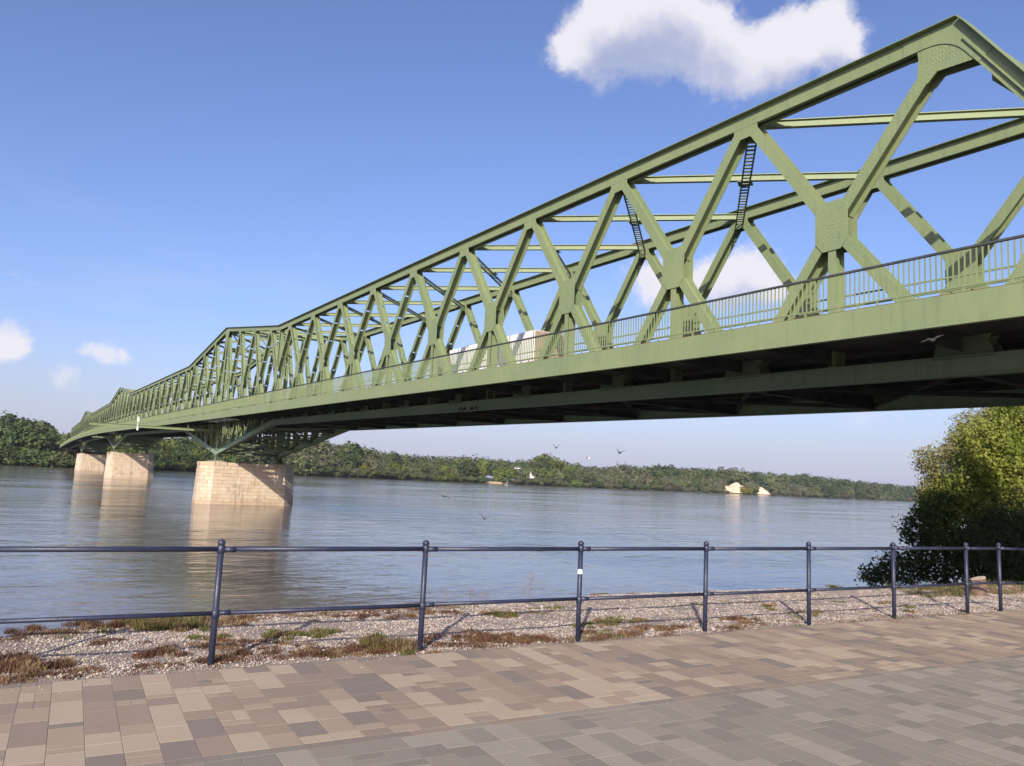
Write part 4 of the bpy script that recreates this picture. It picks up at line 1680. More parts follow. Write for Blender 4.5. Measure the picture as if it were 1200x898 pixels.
rt_ = thing('promenade_railing', (0, 7.2, 0), 'low navy blue tubular railing with ball topped posts along the edge of the paved quay', 'railing')
post_me = None
post_a = [-2.25, -0.35, 1.579, 3.509, 5.363, 7.205, 9.025, 10.79, 12.561, 13.456]
RH = 0.984
pm = MB()
pm.tube((0, 0, -.1), (0, 0, RH + .015), .027, n=12)
post_me = pm.mesh('post', M['navy'], True)
fm = MB()
fm.lathe((0, 0, RH), [(.026, 0), (.031, .012), (.024, .022), (.020, .028), (.029, .038), (.034, .053), (.031, .070), (.020, .083), (.002, .087)], 12)
fin_me = fm.mesh('finial', M['navy'], True)
cm = MB()
cm.lathe((0, 0, 0), [(.0272, -.035), (.033, -.03), (.033, .03), (.0272, .035)], 12)
col_me = cm.mesh('collar', M['navy'], True)
posts = []
for a in post_a:
    x, y = rail_pt(a)
    p = put('post', post_me, rt_, loc=(x, y - 7.2, -.01))
    p.rotation_euler = (rnd.uniform(-.006, .006), rnd.uniform(-.006, .006), 0)
    put('finial', fin_me, p)
    for z in (RH - .0, .43):
        put('collar', col_me, p, loc=(0, 0, z))
    posts.append(p)
ends = [rail_pt(a) for a in post_a]
ends = [(-12, 7.25 + 12 * .062)] + ends + [(13.74, 6.30), (13.86, 5.9), (13.9, 4.2)]
for i in range(len(ends) - 1):
    for z, r in ((RH - .012, .0225), (.43, .019)):
        mb = MB()
        p, q = ends[i], ends[i + 1]
        sag = rnd.uniform(-.003, .003)
        mb.tube((p[0], p[1] - 7.2, z + sag), (q[0], q[1] - 7.2, z + sag), r, n=10)
        if 0 < i < len(ends) - 3:
            # sleeve just right of the post
            d = np.array(q) - np.array(p)
            d = d / np.linalg.norm(d)
            mb.tube((p[0] + d[0] * .03, p[1] - 7.2 + d[1] * .03, z), (p[0] + d[0] * .12, p[1] - 7.2 + d[1] * .12, z), r + .004, n=10)
        mb.build('top_rail' if z > .6 else 'lower_rail', M['navy'], rt_, smooth=True)
# sticker on the third visible post, hook on the second
mb = MB()
d_ = Vector((-rail_pt(5.363)[0], -rail_pt(5.363)[1], 0)).normalized()
for k_ in range(8):
    a0 = -1.2 + 2.4 * k_ / 8
    a1 = -1.2 + 2.4 * (k_ + 1) / 8
    an = math.atan2(d_.y, d_.x)
    b = len(mb.v)
    for a in (a0, a1):
        for z in (.705 + .010 * math.cos(a * 1.3), .765 - .018 * (1 - math.cos(a * 1.2))):
            mb.v.append((.0285 * math.cos(an + a), .0285 * math.sin(an + a), z))
    mb.face((b, b + 2, b + 3, b + 1))
mb.build('sticker', M['white_sticker'], posts[4])
mb = MB()
mb.box((.028, -.02, RH - .06), (.03, .03, .03))
mb.build('hook', M['steel'], posts[3])

# cut log standing on the gravel
lg = thing('log_bollard', (15.07, 7.44 + .12, -.02), 'short upright cut log standing in the gravel behind the railing near the right edge', 'log')
mb = MB()
nseg = 18
prof = []
for z in (-.15, 0, .12, .25, .33):
    for i in range(nseg):
        a = 2 * math.pi * i / nseg
        r = .128 * (1 + .05 * math.sin(3 * a + z * 4) + .03 * math.sin(7 * a)) * (1.04 - z * .08)
        prof.append((r * math.cos(a), r * math.sin(a), z + (.035 * math.cos(a + .6) if z > .3 else 0)))
mb.v = prof
for L in range(4):
    for i in range(nseg):
        j = (i + 1) % nseg
        mb.face((L * nseg + i, L * nseg + j, (L + 1) * nseg + j, (L + 1) * nseg + i))
mb.build('bark', M['log_side'], lg)
mb = MB()
top = prof[-nseg:]
mb.v = [(0, 0, .335)] + [(x * .93, y * .93, z + .004) for x, y, z in top] + [(x * 1.0, y * 1.0, z - .012) for x, y, z in top]
for i in range(nseg):
    j = (i + 1) % nseg
    mb.face((0, 1 + i, 1 + j))
    mb.face((1 + i, 1 + nseg + i, 1 + nseg + j, 1 + j))
mb.build('cut_face', M['log_top'], lg)

# ------------------------------------------------------------------ lorry on the bridge
tk = thing('lorry', (26.55, 43.5, zc_(43.5, 4.62)), 'white box lorry with brown rear doors driving away across the bridge behind the near truss', 'lorry')
LY0, LY1 = 37.9, 51.0


def lbox(mb, c, s, mi=0):
    mb.box((c[0] - 26.55, c[1] - 43.5, c[2]), s, mi)


mb = MB()
lbox(mb, (26.55, (LY0 + LY1 - 2.2) / 2, 2.42), (2.5, LY1 - LY0 - 2.2, 2.75))
mb.build('cargo_box', M['truck_white'], tk)
mb = MB()
lbox(mb, (26.55, 46.2, 3.82), (2.54, .12, .06))
for yy in np.arange(LY0 + .02, LY1 - 2.2, 1.35):
    lbox(mb, (25.29, yy + .04, 2.42), (.03, .06, 2.74))
mb.build('box_ribs', M['steel'], tk)
for dx in (-.61, .61):
    mb = MB()
    lbox(mb, (26.55 + dx, LY0 - .02, 2.42), (1.19, .05, 2.68))
    lbox(mb, (26.55 + dx * .35, LY0 - .06, 2.4), (.04, .04, 2.5))
    mb.build('rear_door', M['truck_door'], tk)
mb = MB()
lbox(mb, (26.55, 43.5, .88), (1.0, LY1 - LY0 + .4, .25))
lbox(mb, (26.55, LY0, .62), (2.4, .1, .12))
mb.build('chassis', M['rubber'], tk)
mb = MB()
b = 0
cabp = [(49.4, .5), (51.4, .5), (51.4, 1.7), (51.05, 2.9), (50.7, 3.3), (49.4, 3.3)]
mb.prism([(y - 43.5, z) for y, z in cabp], -1.24, 1.24)
mb.build('cab', M['truck_cab'], tk)
mb = MB()
mb.prism([(y - 43.5, z) for y, z in [(49.8, 1.75), (51.0, 1.75), (50.75, 2.75), (49.8, 2.75)]], -1.26, 1.26)
mb.build('side_window', M['glass_dark'], tk)
wm = MB()
wm.tube((-.15, 0, 0), (.15, 0, 0), .5, n=18)
wheel = wm.mesh('wheel', M['rubber'])
rm = MB()
rm.tube((-.16, 0, 0), (.16, 0, 0), .27, n=12)
rim = rm.mesh('rim', M['steel'])
for yy in (39.0, 40.3, 47.5, 50.4):
    for xx in (-1.08, 1.08):
        w_ = put('wheel', wheel, tk, loc=(xx, yy - 43.5, .5))
        put('rim', rim, w_)

# ------------------------------------------------------------------ birds
def bird_mesh(name, up_l, up_r, mat, fold=.35):
    """body with beak, fanned tail and two bent, tapering wings; about .62 m span, facing +y"""
    mb = MB()
    rings = [(-.20, .004, .008), (-.15, .030, .004), (-.10, .026, .014), (-.03, .042, .038), (.05, .046, .044), (.11, .034, .034), (.145, .024, .026), (.17, .026, .026), (.195, .014, .015), (.225, .003, .004)]
    k = 8
    for (y, rx, rz_) in rings:
        for i in range(k):
            a = 2 * math.pi * i / k
            mb.v.append((rx * math.cos(a), y, rz_ * math.sin(a) + (.012 if y > .14 else 0)))
    for L in range(len(rings) - 1):
        for i in range(k):
            j = (i + 1) % k
            mb.face((L * k + i, L * k + j, (L + 1) * k + j, (L + 1) * k + i))
    mb.face(list(range(k - 1, -1, -1)))
    mb.face([(len(rings) - 1) * k + i for i in range(k)])
    # tail fan
    mb.box((0, -.185, .004), (.075, .09, .008))
    for sg, up in ((-1, up_l), (1, up_r)):
        j0 = Vector((sg * .03, .05, .025))
        e = j0 + Vector((sg * .14 * math.cos(up), .03, .14 * math.sin(up)))
        tip = e + Vector((sg * .17 * math.cos(up - fold), -.06, .17 * math.sin(up - fold)))
        th = .007
        secs = [(j0, .075, .055), (e, .06, .07), (e.lerp(tip, .55), .035, .06), (tip, .006, .014)]
        b = len(mb.v)
        for (c, fr, bk) in secs:
            mb.v += [(c.x, c.y + fr, c.z), (c.x, c.y, c.z + th), (c.x, c.y - bk, c.z), (c.x, c.y, c.z - th)]
        for L in range(3):
            for i in range(4):
                j = (i + 1) % 4
                q = (b + L * 4 + i, b + L * 4 + j, b + (L + 1) * 4 + j, b + (L + 1) * 4 + i)
                mb.face(q if sg > 0 else tuple(reversed(q)))
        mb.face((b + 12, b + 13, b + 14, b + 15) if sg > 0 else (b + 15, b + 14, b + 13, b + 12))
    return mb.mesh(name, mat)


def bird(px, py, t, rot, up_l, up_r, mat, label, span=.66, nm='pigeon', tilt=(0, 0)):
    d = pixel_ray(px, py)
    p = d * t
    o = put(nm, bird_mesh(nm, up_l, up_r, mat), loc=(p[0], p[1], p[2] + EYE))
    o.rotation_euler = (tilt[0], tilt[1], rot)
    sc = span / .66
    o.scale = (sc, sc, sc)
    tag(o, label, 'bird', 'birds flying under the bridge')
    return o


G = 'bird'
facing = -YAW
bird(652, 525, 42, facing + .2, .95, .9, M['bird_dark'], 'dark bird with wings raised in a V, leftmost of those against the sky', .62)
bird(726, 531, 38, facing - .5, .95, .55, M['bird_dark'], 'dark bird with raised wings in the sky farthest right over the treeline', .66)
bird(690, 537, 32, facing + 1.0, .25, .2, M['bird_white'], 'pale bird gliding just above the treetops between the two dark ones', .55)
bird(607, 549, 30, facing + 1.3, .5, -.5, M['bird_white'], 'white bird seen from the side against the far trees, highest of the low group', .5)
bird(624, 560, 31, facing + .9, 1.25, .35, M['bird_white'], 'bright white bird with one wing lifted steeply before the far trees', .5)
bird(602, 563, 33, facing - .3, .15, .15, M['bird_grey'], 'grey bird with level wings at the foot of the far trees', .56)
bird(594, 569, 35, facing + 1.4, .8, .9, M['bird_grey'], 'small grey bird right at the far waterline, lowest of the cluster', .5)
bird(521, 582, 34, facing + .5, .35, -.25, M['bird_dark'], 'dark bird skimming the river left of the others', .62)
bird(568, 608, 30, facing + .3, .85, .45, M['bird_dark'], 'dark bird lowest over the water, left of the third railing post', .62)
bird(1092, 398, 19, facing - .9, -.05, .45, M['bird_white'], 'white bird gliding in front of the dark underside of the deck on the right', .56)
# roosting pigeons on the bottom chord flange
for i, (px, lab) in enumerate([(541, 'leftmost of the four dark pigeons roosting on the bottom chord'), (546, 'second from left of the four pigeons roosting on the bottom chord'),
                               (554, 'third of the four dark pigeons perched on the bottom chord'), (558.5, 'rightmost of the four pigeons perched on the bottom chord')]):
    d = pixel_ray(px, 476)
    t = 21.70 / d[0]
    y = d[1] * t
    kk = (y - S0) / P0
    me_ = bird_mesh('pigeon', -1.35, -1.35, M['bird_dark'], .2)
    o = put('pigeon', me_, loc=(21.70, y, z_bot(kk) - .17 + 0))
    o.rotation_euler = (.9, 0, 1.4 + .3 * i)
    o.scale = (.85, .85, .85)
    tag(o, lab, 'bird', 'pigeons roosting on the bottom chord')


# ------------------------------------------------------------------ trees
def leaf_cloud(pos, nrm_bias, size, jitter=.35, aspect=1.5):
    """pos (n,3): one bent leaf (2 triangles) each -> verts, faces"""
    n_ = len(pos)
    a = rng.normal(size=(n_, 3)) + nrm_bias * .6
    a /= np.linalg.norm(a, axis=1, keepdims=True)
    b = rng.normal(size=(n_, 3))
    b -= (b * a).sum(1, keepdims=True) * a
    b /= np.linalg.norm(b, axis=1, keepdims=True)
    c = np.cross(a, b)
    s = size * np.exp(rng.normal(0, jitter, n_))[:, None]
    p0 = pos - b * s * aspect * .5
    p1 = pos + c * s * .5 + a * s * .12
    p2 = pos + b * s * aspect * .5
    p3 = pos - c * s * .5 + a * s * .12
    V_ = np.stack([p0, p1, p2, p3], 1).reshape(-1, 3)
    base = np.arange(n_)[:, None] * 4
    F_ = base + np.array([0, 1, 2, 3])
    return V_, F_


def crown_points(lobes, n_, shell=.5, clump=0, clump_r=.3):
    """points in the outer shell of several ellipsoid lobes, gathered in clumps"""
    wts = np.array([l[3] * l[4] + l[4] * l[5] + l[3] * l[5] for l in lobes])
    wts = wts / wts.sum()
    if clump:
        nc = max(1, n_ // clump)
        idx = rng.choice(len(lobes), nc, p=wts)
    else:
        idx = rng.choice(len(lobes), n_, p=wts)
    L = np.array(lobes)[idx]
    d = rng.normal(size=(len(idx), 3))
    d /= np.linalg.norm(d, axis=1, keepdims=True)
    r = shell + (1 - shell) * rng.random(len(idx)) ** .5
    r *= 1 + .12 * rng.normal(size=len(idx))
    p = L[:, :3] + d * L[:, 3:6] * r[:, None]
    if clump:
        q = np.repeat(p, clump, 0) + rng.normal(size=(len(p) * clump, 3)) * clump_r
        return q, np.repeat(d, clump, 0)
    return p, d


def limb_tree(mb, base, top, r0, lobes, n_limb=7):
    base, top = Vector(base), Vector(top)
    pts = [base + (top - base) * t + Vector((math.sin(t * 5) * .12 * r0 * 4, math.cos(t * 4) * .1 * r0 * 4, 0)) for t in (0, .2, .4, .6, .8, 1)]
    mb.path_tube(pts, [r0 * 1.25, r0, r0 * .85, r0 * .65, r0 * .42, r0 * .15], 8)
    for i in range(n_limb):
        t = .25 + .7 * i / n_limb
        p = base + (top - base) * t
        l = lobes[i % len(lobes)]
        q = Vector(l[:3]) + Vector((rnd.uniform(-.3, .3) * l[3], rnd.uniform(-.3, .3) * l[4], rnd.uniform(-.2, .3) * l[5]))
        mid = p.lerp(q, .5) + Vector((0, 0, -.08 * (q - p).length))
        mb.path_tube([p, mid, q], [r0 * .45 * (1 - t * .5), r0 * .28 * (1 - t * .5), r0 * .06], 6)


def big_tree(name, loc, lobes, nleaf, lsize, mat, label, cat, trunk_top, r0, clump=14, clump_r=.28, shell=.45, bias_up=.5):
    t = thing(name, loc, label, cat)
    p, d = crown_points(lobes, nleaf, shell, clump, clump_r)
    d = d.copy()
    d[:, 2] += bias_up
    V_, F_ = leaf_cloud(p, d, lsize)
    put('crown', np_mesh('crown', V_, F_, mat), t)
    mb = MB()
    limb_tree(mb, (0, 0, -.6), trunk_top, r0, lobes, min(12, len(lobes) * 2))
    mb.build('trunk', M['bark'], t)
    return t


# right-hand trees beyond the bridge: lit crown above, deck shadow below
big_tree('maple_tree', (43.9, 19.9, -2.6),
         [(0, 0, 5.6, 2.6, 2.6, 2.2), (-2.0, 1.4, 4.6, 1.7, 1.6, 1.4), (2.2, -2.0, 5.2, 2.4, 2.4, 2.2), (-.6, .9, 7.2, 1.9, 1.8, 1.5), (-1.9, 2.0, 3.0, 2.0, 1.8, 1.7), (1.5, -3.8, 3.8, 2.6, 2.4, 2.4), (2.0, -1.2, 7.6, 2.1, 2.1, 1.7),
          (3.8, -4.5, 7.0, 2.6, 2.6, 2.2), (-3.0, 2.6, 4.0, .9, .9, .8), (.8, .2, 9.0, 1.5, 1.5, 1.2), (-1.2, 1.0, 6.0, 1.3, 1.3, 1.1), (0.6, -1.0, 2.8, 2.2, 2.2, 2.0)],
         88000, .095, M['leaf_near'], 'big leafy tree beyond the bridge at right, sunlit on top and dark below', 'tree', (.3, 0, 7.6), .24, clump=18, clump_r=.22)
big_tree('willow_tree', (51.6, 25.0, -2.6),
         [(-1.5, 1.6, 6.2, 1.5, 1.5, 1.6), (0.2, 0, 8.6, 1.9, 1.9, 1.8), (-1.9, 2.2, 5.0, 1.1, 1.1, 1.0), (2.4, -2.0, 9.0, 2.4, 2.4, 2.0), (-.9, 1.0, 7.7, 1.2, 1.2, 1.2), (.6, .8, 6.2, 1.8, 1.8, 2.0), (4.6, -4.2, 9.2, 2.6, 2.6, 2.2), (1.5, -1.0, 10.4, 1.4, 1.4, 1.1), (-2.5, 2.6, 6.7, .7, .7, .7)],
         60000, .085, M['leaf_willow'], 'pale silvery green tree whose crown shows left of and above the dark leafy one', 'tree', (.2, 0, 9.0), .22, clump=16, clump_r=.2)
big_tree('riverside_bush', (40.7, 22.1, -3.0),
         [(0, 0, 1.9, 1.7, 1.7, 1.6), (-1.3, 1.4, 1.1, 1.2, 1.2, .95), (1.3, -1.5, 2.4, 1.9, 1.8, 1.9), (-2.1, 2.3, .6, .9, .9, .55), (-.5, .8, 3.2, 1.1, 1.1, 1.0), (2.3, -3.2, 2.4, 2.2, 2.2, 2.1), (.2, .2, 4.3, 1.1, 1.1, .9)],
         30000, .085, M['leaf_bush'], 'dark bush hanging over the water at the foot of the right-hand trees', 'bush', (.2, 0, 3.0), .12, clump=14, clump_r=.17)
big_tree('riverside_bush', (38.2, 17.0, -2.2),
         [(0, 0, 1.5, 1.9, 2.1, 1.5), (1.5, 1.5, 2.0, 2.0, 2.0, 1.8), (1.2, -2.4, 1.8, 2.2, 2.2, 1.8)],
         20000, .085, M['leaf_bush'], 'dark shaded bush at the right edge behind the log and the last railing posts', 'bush', (.2, 0, 2.4), .12, clump=14, clump_r=.17)


# ---- far bank -----------------------------------------------------------
# shoreline given as (photo x, distance Y)
shore = [(-500, 420), (-300, 440), (-100, 460), (0, 472), (60, 464), (110, 464), (170, 500), (230, 550), (320, 605), (400, 640), (520, 665), (640, 672), (760, 700), (880, 705), (980, 720), (1060, 750), (1200, 800), (1400, 880), (1700, 1000)]


def shore_pt(px, extra=0.0):
    Y = float(np.interp(px, [s[0] for s in shore], [s[1] for s in shore])) + extra
    d = pixel_ray(px, 560)
    return d[0] / d[1] * Y, Y


def dir_x(px):
    d = pixel_ray(px, 560)
    return d[0] / d[1]


sky_ratio = [(-500, .05), (0, .0450), (14, .0440), (18, .0405), (32, .0425), (45, .0370), (55, .0280), (70, .0262), (90, .0255), (200, .030), (330, .042), (345, .046), (400, .0455), (425, .039), (440, .034), (450, .030), (470, .0278), (520, .0295), (545, .0360), (562, .0345), (575, .0300), (600, .0285), (625, .0400), (640, .0425), (655, .0405), (672, .0310),
             (700, .0310), (760, .0365), (800, .0395), (860, .0410), (900, .0400), (950, .0385), (1000, .0335), (1050, .0300), (1100, .028), (1300, .03)]


def top_z(px, Y):
    r = float(np.interp(px, [s[0] for s in sky_ratio], [s[1] for s in sky_ratio]))
    return EYE + r * Y


# terrain strip of the far bank
rows = [(-14, WATER_Z - 1.2), (0, WATER_Z - .1), (5, WATER_Z + .9), (20, WATER_Z + 2.4), (60, WATER_Z + 3.0), (150, 'h0'), (320, 'h1'), (700, 'h1'), (2500, 'h2'), (7000, 'h2')]
pxs = list(range(-500, 1720, 20))
V_ = []
for px in pxs:
    for ex, z in rows:
        x, y = shore_pt(px, ex)
        hill = float(np.interp(px, [700, 820, 960, 1100], [0, 12, 12, 6])) + float(np.interp(px, [300, 345, 400, 440], [0, 9, 8, 0]))
        if z == 'h0':
            z = WATER_Z + 3.5 + hill * .5
        elif z == 'h1':
            z = WATER_Z + 5 + hill
        elif z == 'h2':
            z = WATER_Z + 7
        V_.append((x, y, z))
nr = len(rows)
F_ = []
for i in range(len(pxs) - 1):
    for j in range(nr - 1):
        F_.append((i * nr + j, (i + 1) * nr + j, (i + 1) * nr + j + 1, i * nr + j + 1))
put('far_bank_ground', np_mesh('far_bank_ground', np.array(V_), np.array(F_), M['far_ground'], smooth=True), kind='structure')


def ground_far(ex, px):
    hill = float(np.interp(px, [700, 820, 960, 1100], [0, 12, 12, 6])) + float(np.interp(px, [300, 345, 400, 440], [0, 9, 8, 0]))
    return float(np.interp(ex, [0, 5, 20, 60, 150, 320, 700], [WATER_Z - .1, WATER_Z + 1.4, WATER_Z + 2.4, WATER_Z + 3, WATER_Z + 3.5 + hill * .5, WATER_Z + 5 + hill, WATER_Z + 5 + hill]))


# prototype crowns, 1 m wide radius, 2 m tall unit trees
def proto_crown(seed, kind):
    st = np.random.default_rng(seed)
    lobes = []
    if kind == 'round':
        lobes = [(0, 0, 1.05, .8, .8, .85)]
        for i in range(7):
            a = i * .9 + seed
            lobes.append((.55 * math.cos(a), .55 * math.sin(a), .55 + st.random() * 1.0, .42, .42, .40))
    elif kind == 'tall':
        lobes = [(0, 0, .9, .55, .55, .8), (0, 0, 1.5, .42, .42, .5)]
        for i in range(6):
            a = i * 1.1 + seed
            lobes.append((.38 * math.cos(a), .38 * math.sin(a), .4 + st.random() * 1.2, .34, .34, .38))
    else:
        lobes = [(0, 0, .75, .95, .95, .7)]
        for i in range(8):
            a = i * .8 + seed
            lobes.append((.75 * math.cos(a), .75 * math.sin(a), .35 + st.random() * .75, .42, .42, .36))
    return lobes


protos = {}
for mname in ('leaf_olive', 'leaf_dark', 'leaf_fresh', 'leaf_grey', 'leaf_yellow'):
    for kind in ('round', 'tall', 'wide'):
        for sd in (1, 2):
            lob = proto_crown(sd * 37, kind)
            p, d = crown_points(lob, 2000, .80, 4, .04)
            p2, d2 = crown_points(lob, 500, .5, 4, .08)
            p = np.concatenate([p, p2])
            d = np.concatenate([d, d2]).copy()
            d[:, 2] += .3
            v_, f_ = leaf_cloud(p, d * 3.5, .10, .3, 1.3)
            v_[:, 2] = np.maximum(v_[:, 2], 0.0)
            protos[(mname, kind, sd)] = np_mesh('crown', v_, f_, M[mname])
tm = MB()
tm.path_tube([(0, 0, -.25), (.02, 0, .3), (-.02, .02, .8), (0, 0, 1.5)], [.06, .05, .035, .01], 6)
for a in (0.3, 2.2, 4.1):
    tm.path_tube([(0, 0, .55), (.25 * math.cos(a), .25 * math.sin(a), .9), (.5 * math.cos(a), .5 * math.sin(a), 1.3)], [.028, .018, .006], 5)
trunk_me = tm.mesh('trunk', M['bark'])

KIND_WORD = {'leaf_olive': 'olive green', 'leaf_dark': 'dark green', 'leaf_fresh': 'fresh green', 'leaf_grey': 'greyish', 'leaf_yellow': 'yellowish'}
SHAPE_WORD = {'round': 'round tree', 'tall': 'narrow tree', 'wide': 'broad willow'}
ORD = ['leftmost', 'second', 'third', 'fourth', 'fifth', 'sixth', 'seventh', 'eighth', 'ninth', 'tenth', 'eleventh', 'twelfth']


def zone_word(px):
    for lim, w in ((30, 'at the left photo edge'), (92, 'left of the bridge end'), (240, 'between middle and nearest piers'), (345, 'above the nearest pier'), (440, 'just right of nearest pier'),
                   (520, 'above the second railing post'), (590, 'by the sandy beach'), (680, 'behind the flying birds'), (760, 'right of the birds'), (850, 'left of the sand heaps'),
                   (910, 'at the sand heaps'), (1000, 'right of the sand heaps')):
        if px < lim:
            return w
    return 'beside the dark riverside tree'


FAR_TREES = {}


def far_tree(px, ex, height, width, mname, kind, row):
    x, y = shore_pt(px, ex)
    z = ground_far(ex, px)
    t = thing('far_bank_tree', (x, y, z), '', 'tree', 'trees on the far bank')
    FAR_TREES.setdefault((mname, kind, row, zone_word(px)), []).append((px, t))
    me = protos[(mname, kind, rnd.choice([1, 2]))]
    c = put('crown', me, t)
    top_unit = 2.0 if kind != 'wide' else 1.5
    c.scale = (width / 2, width / 2, height / top_unit)
    c.rotation_euler = (0, 0, rnd.uniform(0, 6.28))
    tr = put('trunk', trunk_me, t)
    tr.scale = (width / 2, width / 2, height / top_unit)
    return t


def pick(px):
    if px < 60:
        return rnd.choice(['leaf_dark', 'leaf_dark', 'leaf_dark', 'leaf_olive'])
    if px < 100:
        return rnd.choice(['leaf_olive', 'leaf_fresh', 'leaf_grey'])
    if px < 330:
        return rnd.choice(['leaf_fresh', 'leaf_olive', 'leaf_dark'])
    if px < 450:
        return rnd.choice(['leaf_dark', 'leaf_olive', 'leaf_olive', 'leaf_grey'])
    if px < 680:
        return rnd.choice(['leaf_olive', 'leaf_dark', 'leaf_fresh', 'leaf_olive'])
    return rnd.choice(['leaf_olive', 'leaf_grey', 'leaf_grey', 'leaf_dark'])


# back row reaching the skyline
px = -60
while px < 1130:
    x, y = shore_pt(px, 42)
    h = (top_z(px, y) - ground_far(42, px)) * rnd.choice([.78, .86, .93, 1.0, 1.05])
    step = 15 if px < 430 else 18
    far_tree(px, 42 + rnd.uniform(-8, 8), h, max(h * rnd.uniform(.85, 1.15), 16), pick(px) if px < 760 else rnd.choice(['leaf_dark', 'leaf_olive']), rnd.choice(['round', 'round', 'tall']), 'rear')
    px += step * rnd.uniform(.75, 1.25)
# middle and front rows of lower willows and bushes at the water's edge
px = -60
while px < 1130:
    x, y = shore_pt(px, 14)
    full = top_z(px, y) - ground_far(14, px)
    sandgap = 846 < px < 868 or 884 < px < 900
    beach = 566 < px < 588
    if not sandgap and not beach:
        h = min(full * rnd.uniform(.5, .74), 17)
        far_tree(px, 14 + rnd.uniform(-4, 6), h, max(h * rnd.uniform(.9, 1.3), 11), pick(px), rnd.choice(['wide', 'round', 'wide']), 'middle')
    px += 12 * rnd.uniform(.75, 1.25)
px = -60
while px < 1130:
    sandgap = 852 < px < 868 or 886 < px < 898
    beach = 566 < px < 592
    if not sandgap and not beach:
        h = rnd.uniform(5, 9.5) if not 846 < px < 910 else 5.0
        far_tree(px, 1.5 + rnd.uniform(-1.5, 2), h, h * rnd.uniform(1.5, 2.2), pick(px), 'wide', 'front')
    px += 12 * rnd.uniform(.75, 1.25)
# a few that stand out in the photograph
far_tree(424, 8, 11, 11, 'leaf_yellow', 'round', 'front')
far_tree(874, 3, 9.5, 16, 'leaf_yellow', 'wide', 'front')
far_tree(546, 8, 21, 24, 'leaf_dark', 'round', 'front')
far_tree(635, 30, 27, 26, 'leaf_dark', 'round', 'front')
far_tree(622, 10, 19, 22, 'leaf_olive', 'round', 'front')
far_tree(405, 12, 22, 22, 'leaf_dark', 'round', 'front')
far_tree(350, 6, 15, 26, 'leaf_olive', 'wide', 'front')
far_tree(10, 8, 21, 20, 'leaf_dark', 'round', 'front')
far_tree(38, 10, 20, 22, 'leaf_dark', 'round', 'front')

for (mname, kind, row, zone), lst in FAR_TREES.items():
    lst.sort(key=lambda q: q[0])
    for i, (px, t) in enumerate(lst):
        w = KIND_WORD[mname] + ' ' + SHAPE_WORD[kind]
        if len(lst) == 1:
            t['label'] = '%s in the %s row %s' % (w, row, zone)
        else:
            t['label'] = '%s of %s %ss, %s row, %s' % (ORD[i], KIND_WORD[mname], SHAPE_WORD[kind], row, zone)

# forest behind the bank: one mass
Vs, Fs = [], []
off = 0
for _ in range(1500):
    px = rnd.uniform(-80, 1180)
    ex = rnd.uniform(65, 330)
    x, y = shore_pt(px, ex)
    gz = ground_far(ex, px)
    lim = top_z(px, y) - gz
    if lim < 5:
        continue
    h = min(lim * rnd.uniform(.84, 1.02), 26)
    if h < lim * .7:
        gz += (lim * rnd.uniform(.9, .98) - h) * .75
    w = h * rnd.uniform(.3, .42) + 2
    lobes = [(x, y, gz + h * .62, w, w, h * .38), (x + w * .5, y, gz + h * .5, w * .7, w * .7, h * .3), (x - w * .5, y, gz + h * .55, w * .7, w * .7, h * .3)]
    p, d = crown_points(lobes, 90, .85)
    d = d.copy()
    d[:, 2] += .3
    v_, f_ = leaf_cloud(p, d * 4, 2.2, .3, 1.2)
    Vs.append(v_)
    Fs.append(f_ + off)
    off += len(v_)
o = put('far_forest', np_mesh('far_forest', np.concatenate(Vs), np.concatenate(Fs), M['leaf_forest']), kind='stuff')
o['label'] = 'unbroken woodland rising behind the trees of the far bank'

# sand heaps and beach
for (px, ex, w, h, lab) in [(863, 20, 17, 13.0, 'larger pale sand heap on the far bank'), (850, 26, 11, 9.5, 'small pale sand hump left of the big sand heap on the far bank'), (891, 14, 13, 9.0, 'smaller pale sand heap right of the yellowish bush on the far bank')]:
    x, y = shore_pt(px, ex)
    z = ground_far(ex, px) - 1
    mb = MB()
    nr_, na = 9, 28
    for r in range(nr_ + 1):
        for a in range(na):
            th = 2 * math.pi * a / na
            f = r / nr_
            rr = w * f * (1 + .12 * math.sin(3 * th + px) + .06 * math.sin(7 * th))
            zz = h * (1 - f ** 1.5) * (1 - .08 * math.sin(2 * th + 1)) + (.4 * math.sin(5 * th + r) if 0 < r < nr_ else 0)
            mb.v.append((rr * math.cos(th), rr * math.sin(th), zz))
    for r in range(nr_):
        for a in range(na):
            b_ = (a + 1) % na
            mb.face((r * na + a, (r + 1) * na + a, (r + 1) * na + b_, r * na + b_))
    o = mb.build('sand_heap', M['sand'], smooth=True)
    o.location = (x, y, z)
    tag(o, lab, 'sand heap', 'pale sand heaps on the far bank')
mb = MB()
bp = [shore_pt(567, -2), shore_pt(590, -1), shore_pt(587, 7), shore_pt(570, 7)]
for i, (x, y) in enumerate(bp):
    mb.v.append((x, y, WATER_Z + (.1 if i < 2 else 1.9)))
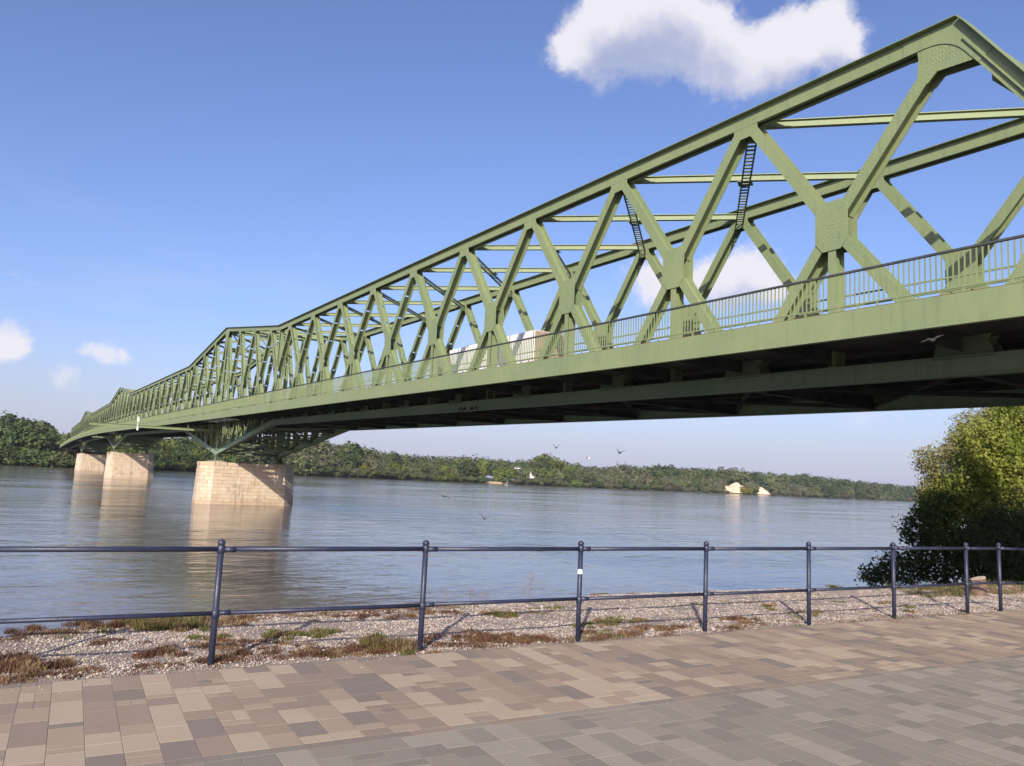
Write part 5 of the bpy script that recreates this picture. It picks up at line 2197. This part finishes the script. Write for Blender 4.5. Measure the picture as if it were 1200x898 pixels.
for i, (x, y) in enumerate(bp):
    mb.v.append((x, y, WATER_Z - 1.5))
mb.face((0, 1, 2, 3))
for a, b in ((0, 1), (1, 2), (2, 3), (3, 0)):
    mb.face((b, a, 4 + a, 4 + b))
mb.build('sandy_beach', M['beach'], kind='structure')
# pale levee strip and a small white house near the far end of the bridge
x0, y0 = shore_pt(5, 120)
x1, y1 = shore_pt(85, 120)
mb = MB()
zt = EYE + .0268 * y0
mb.prism([(y0 - 18, 0), (y0, zt), (y0 + 6, zt), (y0 + 25, 0)], x0 - 40, x1 + 20)
mb.build('grassy_levee', M['field'], kind='structure')
hx, hy = shore_pt(78, 30)
hs = thing('far_house', (hx, hy, WATER_Z + 2), 'small white house among the trees beside the far end of the bridge', 'house')
mb = MB()
mb.box((0, 0, 5.2), (5, 5, 10.4))
mb.build('wall', M['plaster'], hs)
mb = MB()
b = len(mb.v)
mb.v += [(-2.9, -2.9, 10.41), (2.9, -2.9, 10.41), (2.9, 2.9, 10.41), (-2.9, 2.9, 10.41), (-2.9, 0, 12.0), (2.9, 0, 12.0)]
for f in ((0, 1, 5, 4), (2, 3, 4, 5), (3, 0, 4), (1, 2, 5), (3, 2, 1, 0)):
    mb.face(f)
mb.build('roof', M['roof_red'], hs)
for dx in (-1.2, 1.2):
    mb = MB()
    mb.box((dx, -2.51, 7.5), (.9, .06, 1.2))
    mb.build('window', M['glass_dark'], hs)

# ------------------------------------------------------------------ haze: clear summer air
hm = bpy.data.materials.new('air_haze')
hm.use_nodes = True
hm.node_tree.nodes.clear()
ho = hm.node_tree.nodes.new('ShaderNodeOutputMaterial')
hv = hm.node_tree.nodes.new('ShaderNodeVolumePrincipled')
hv.inputs['Color'].default_value = (0.80, 0.87, 1.0, 1)
hv.inputs['Density'].default_value = 0.00008
hv.inputs['Anisotropy'].default_value = 0.2
hm.node_tree.links.new(hv.outputs[0], ho.inputs['Volume'])
mb = MB()
mb.box((0, 0, 25), (18400, 18400, 64))
mb.build('haze', hm, kind='stuff')
scene.cycles.volume_bounces = 0
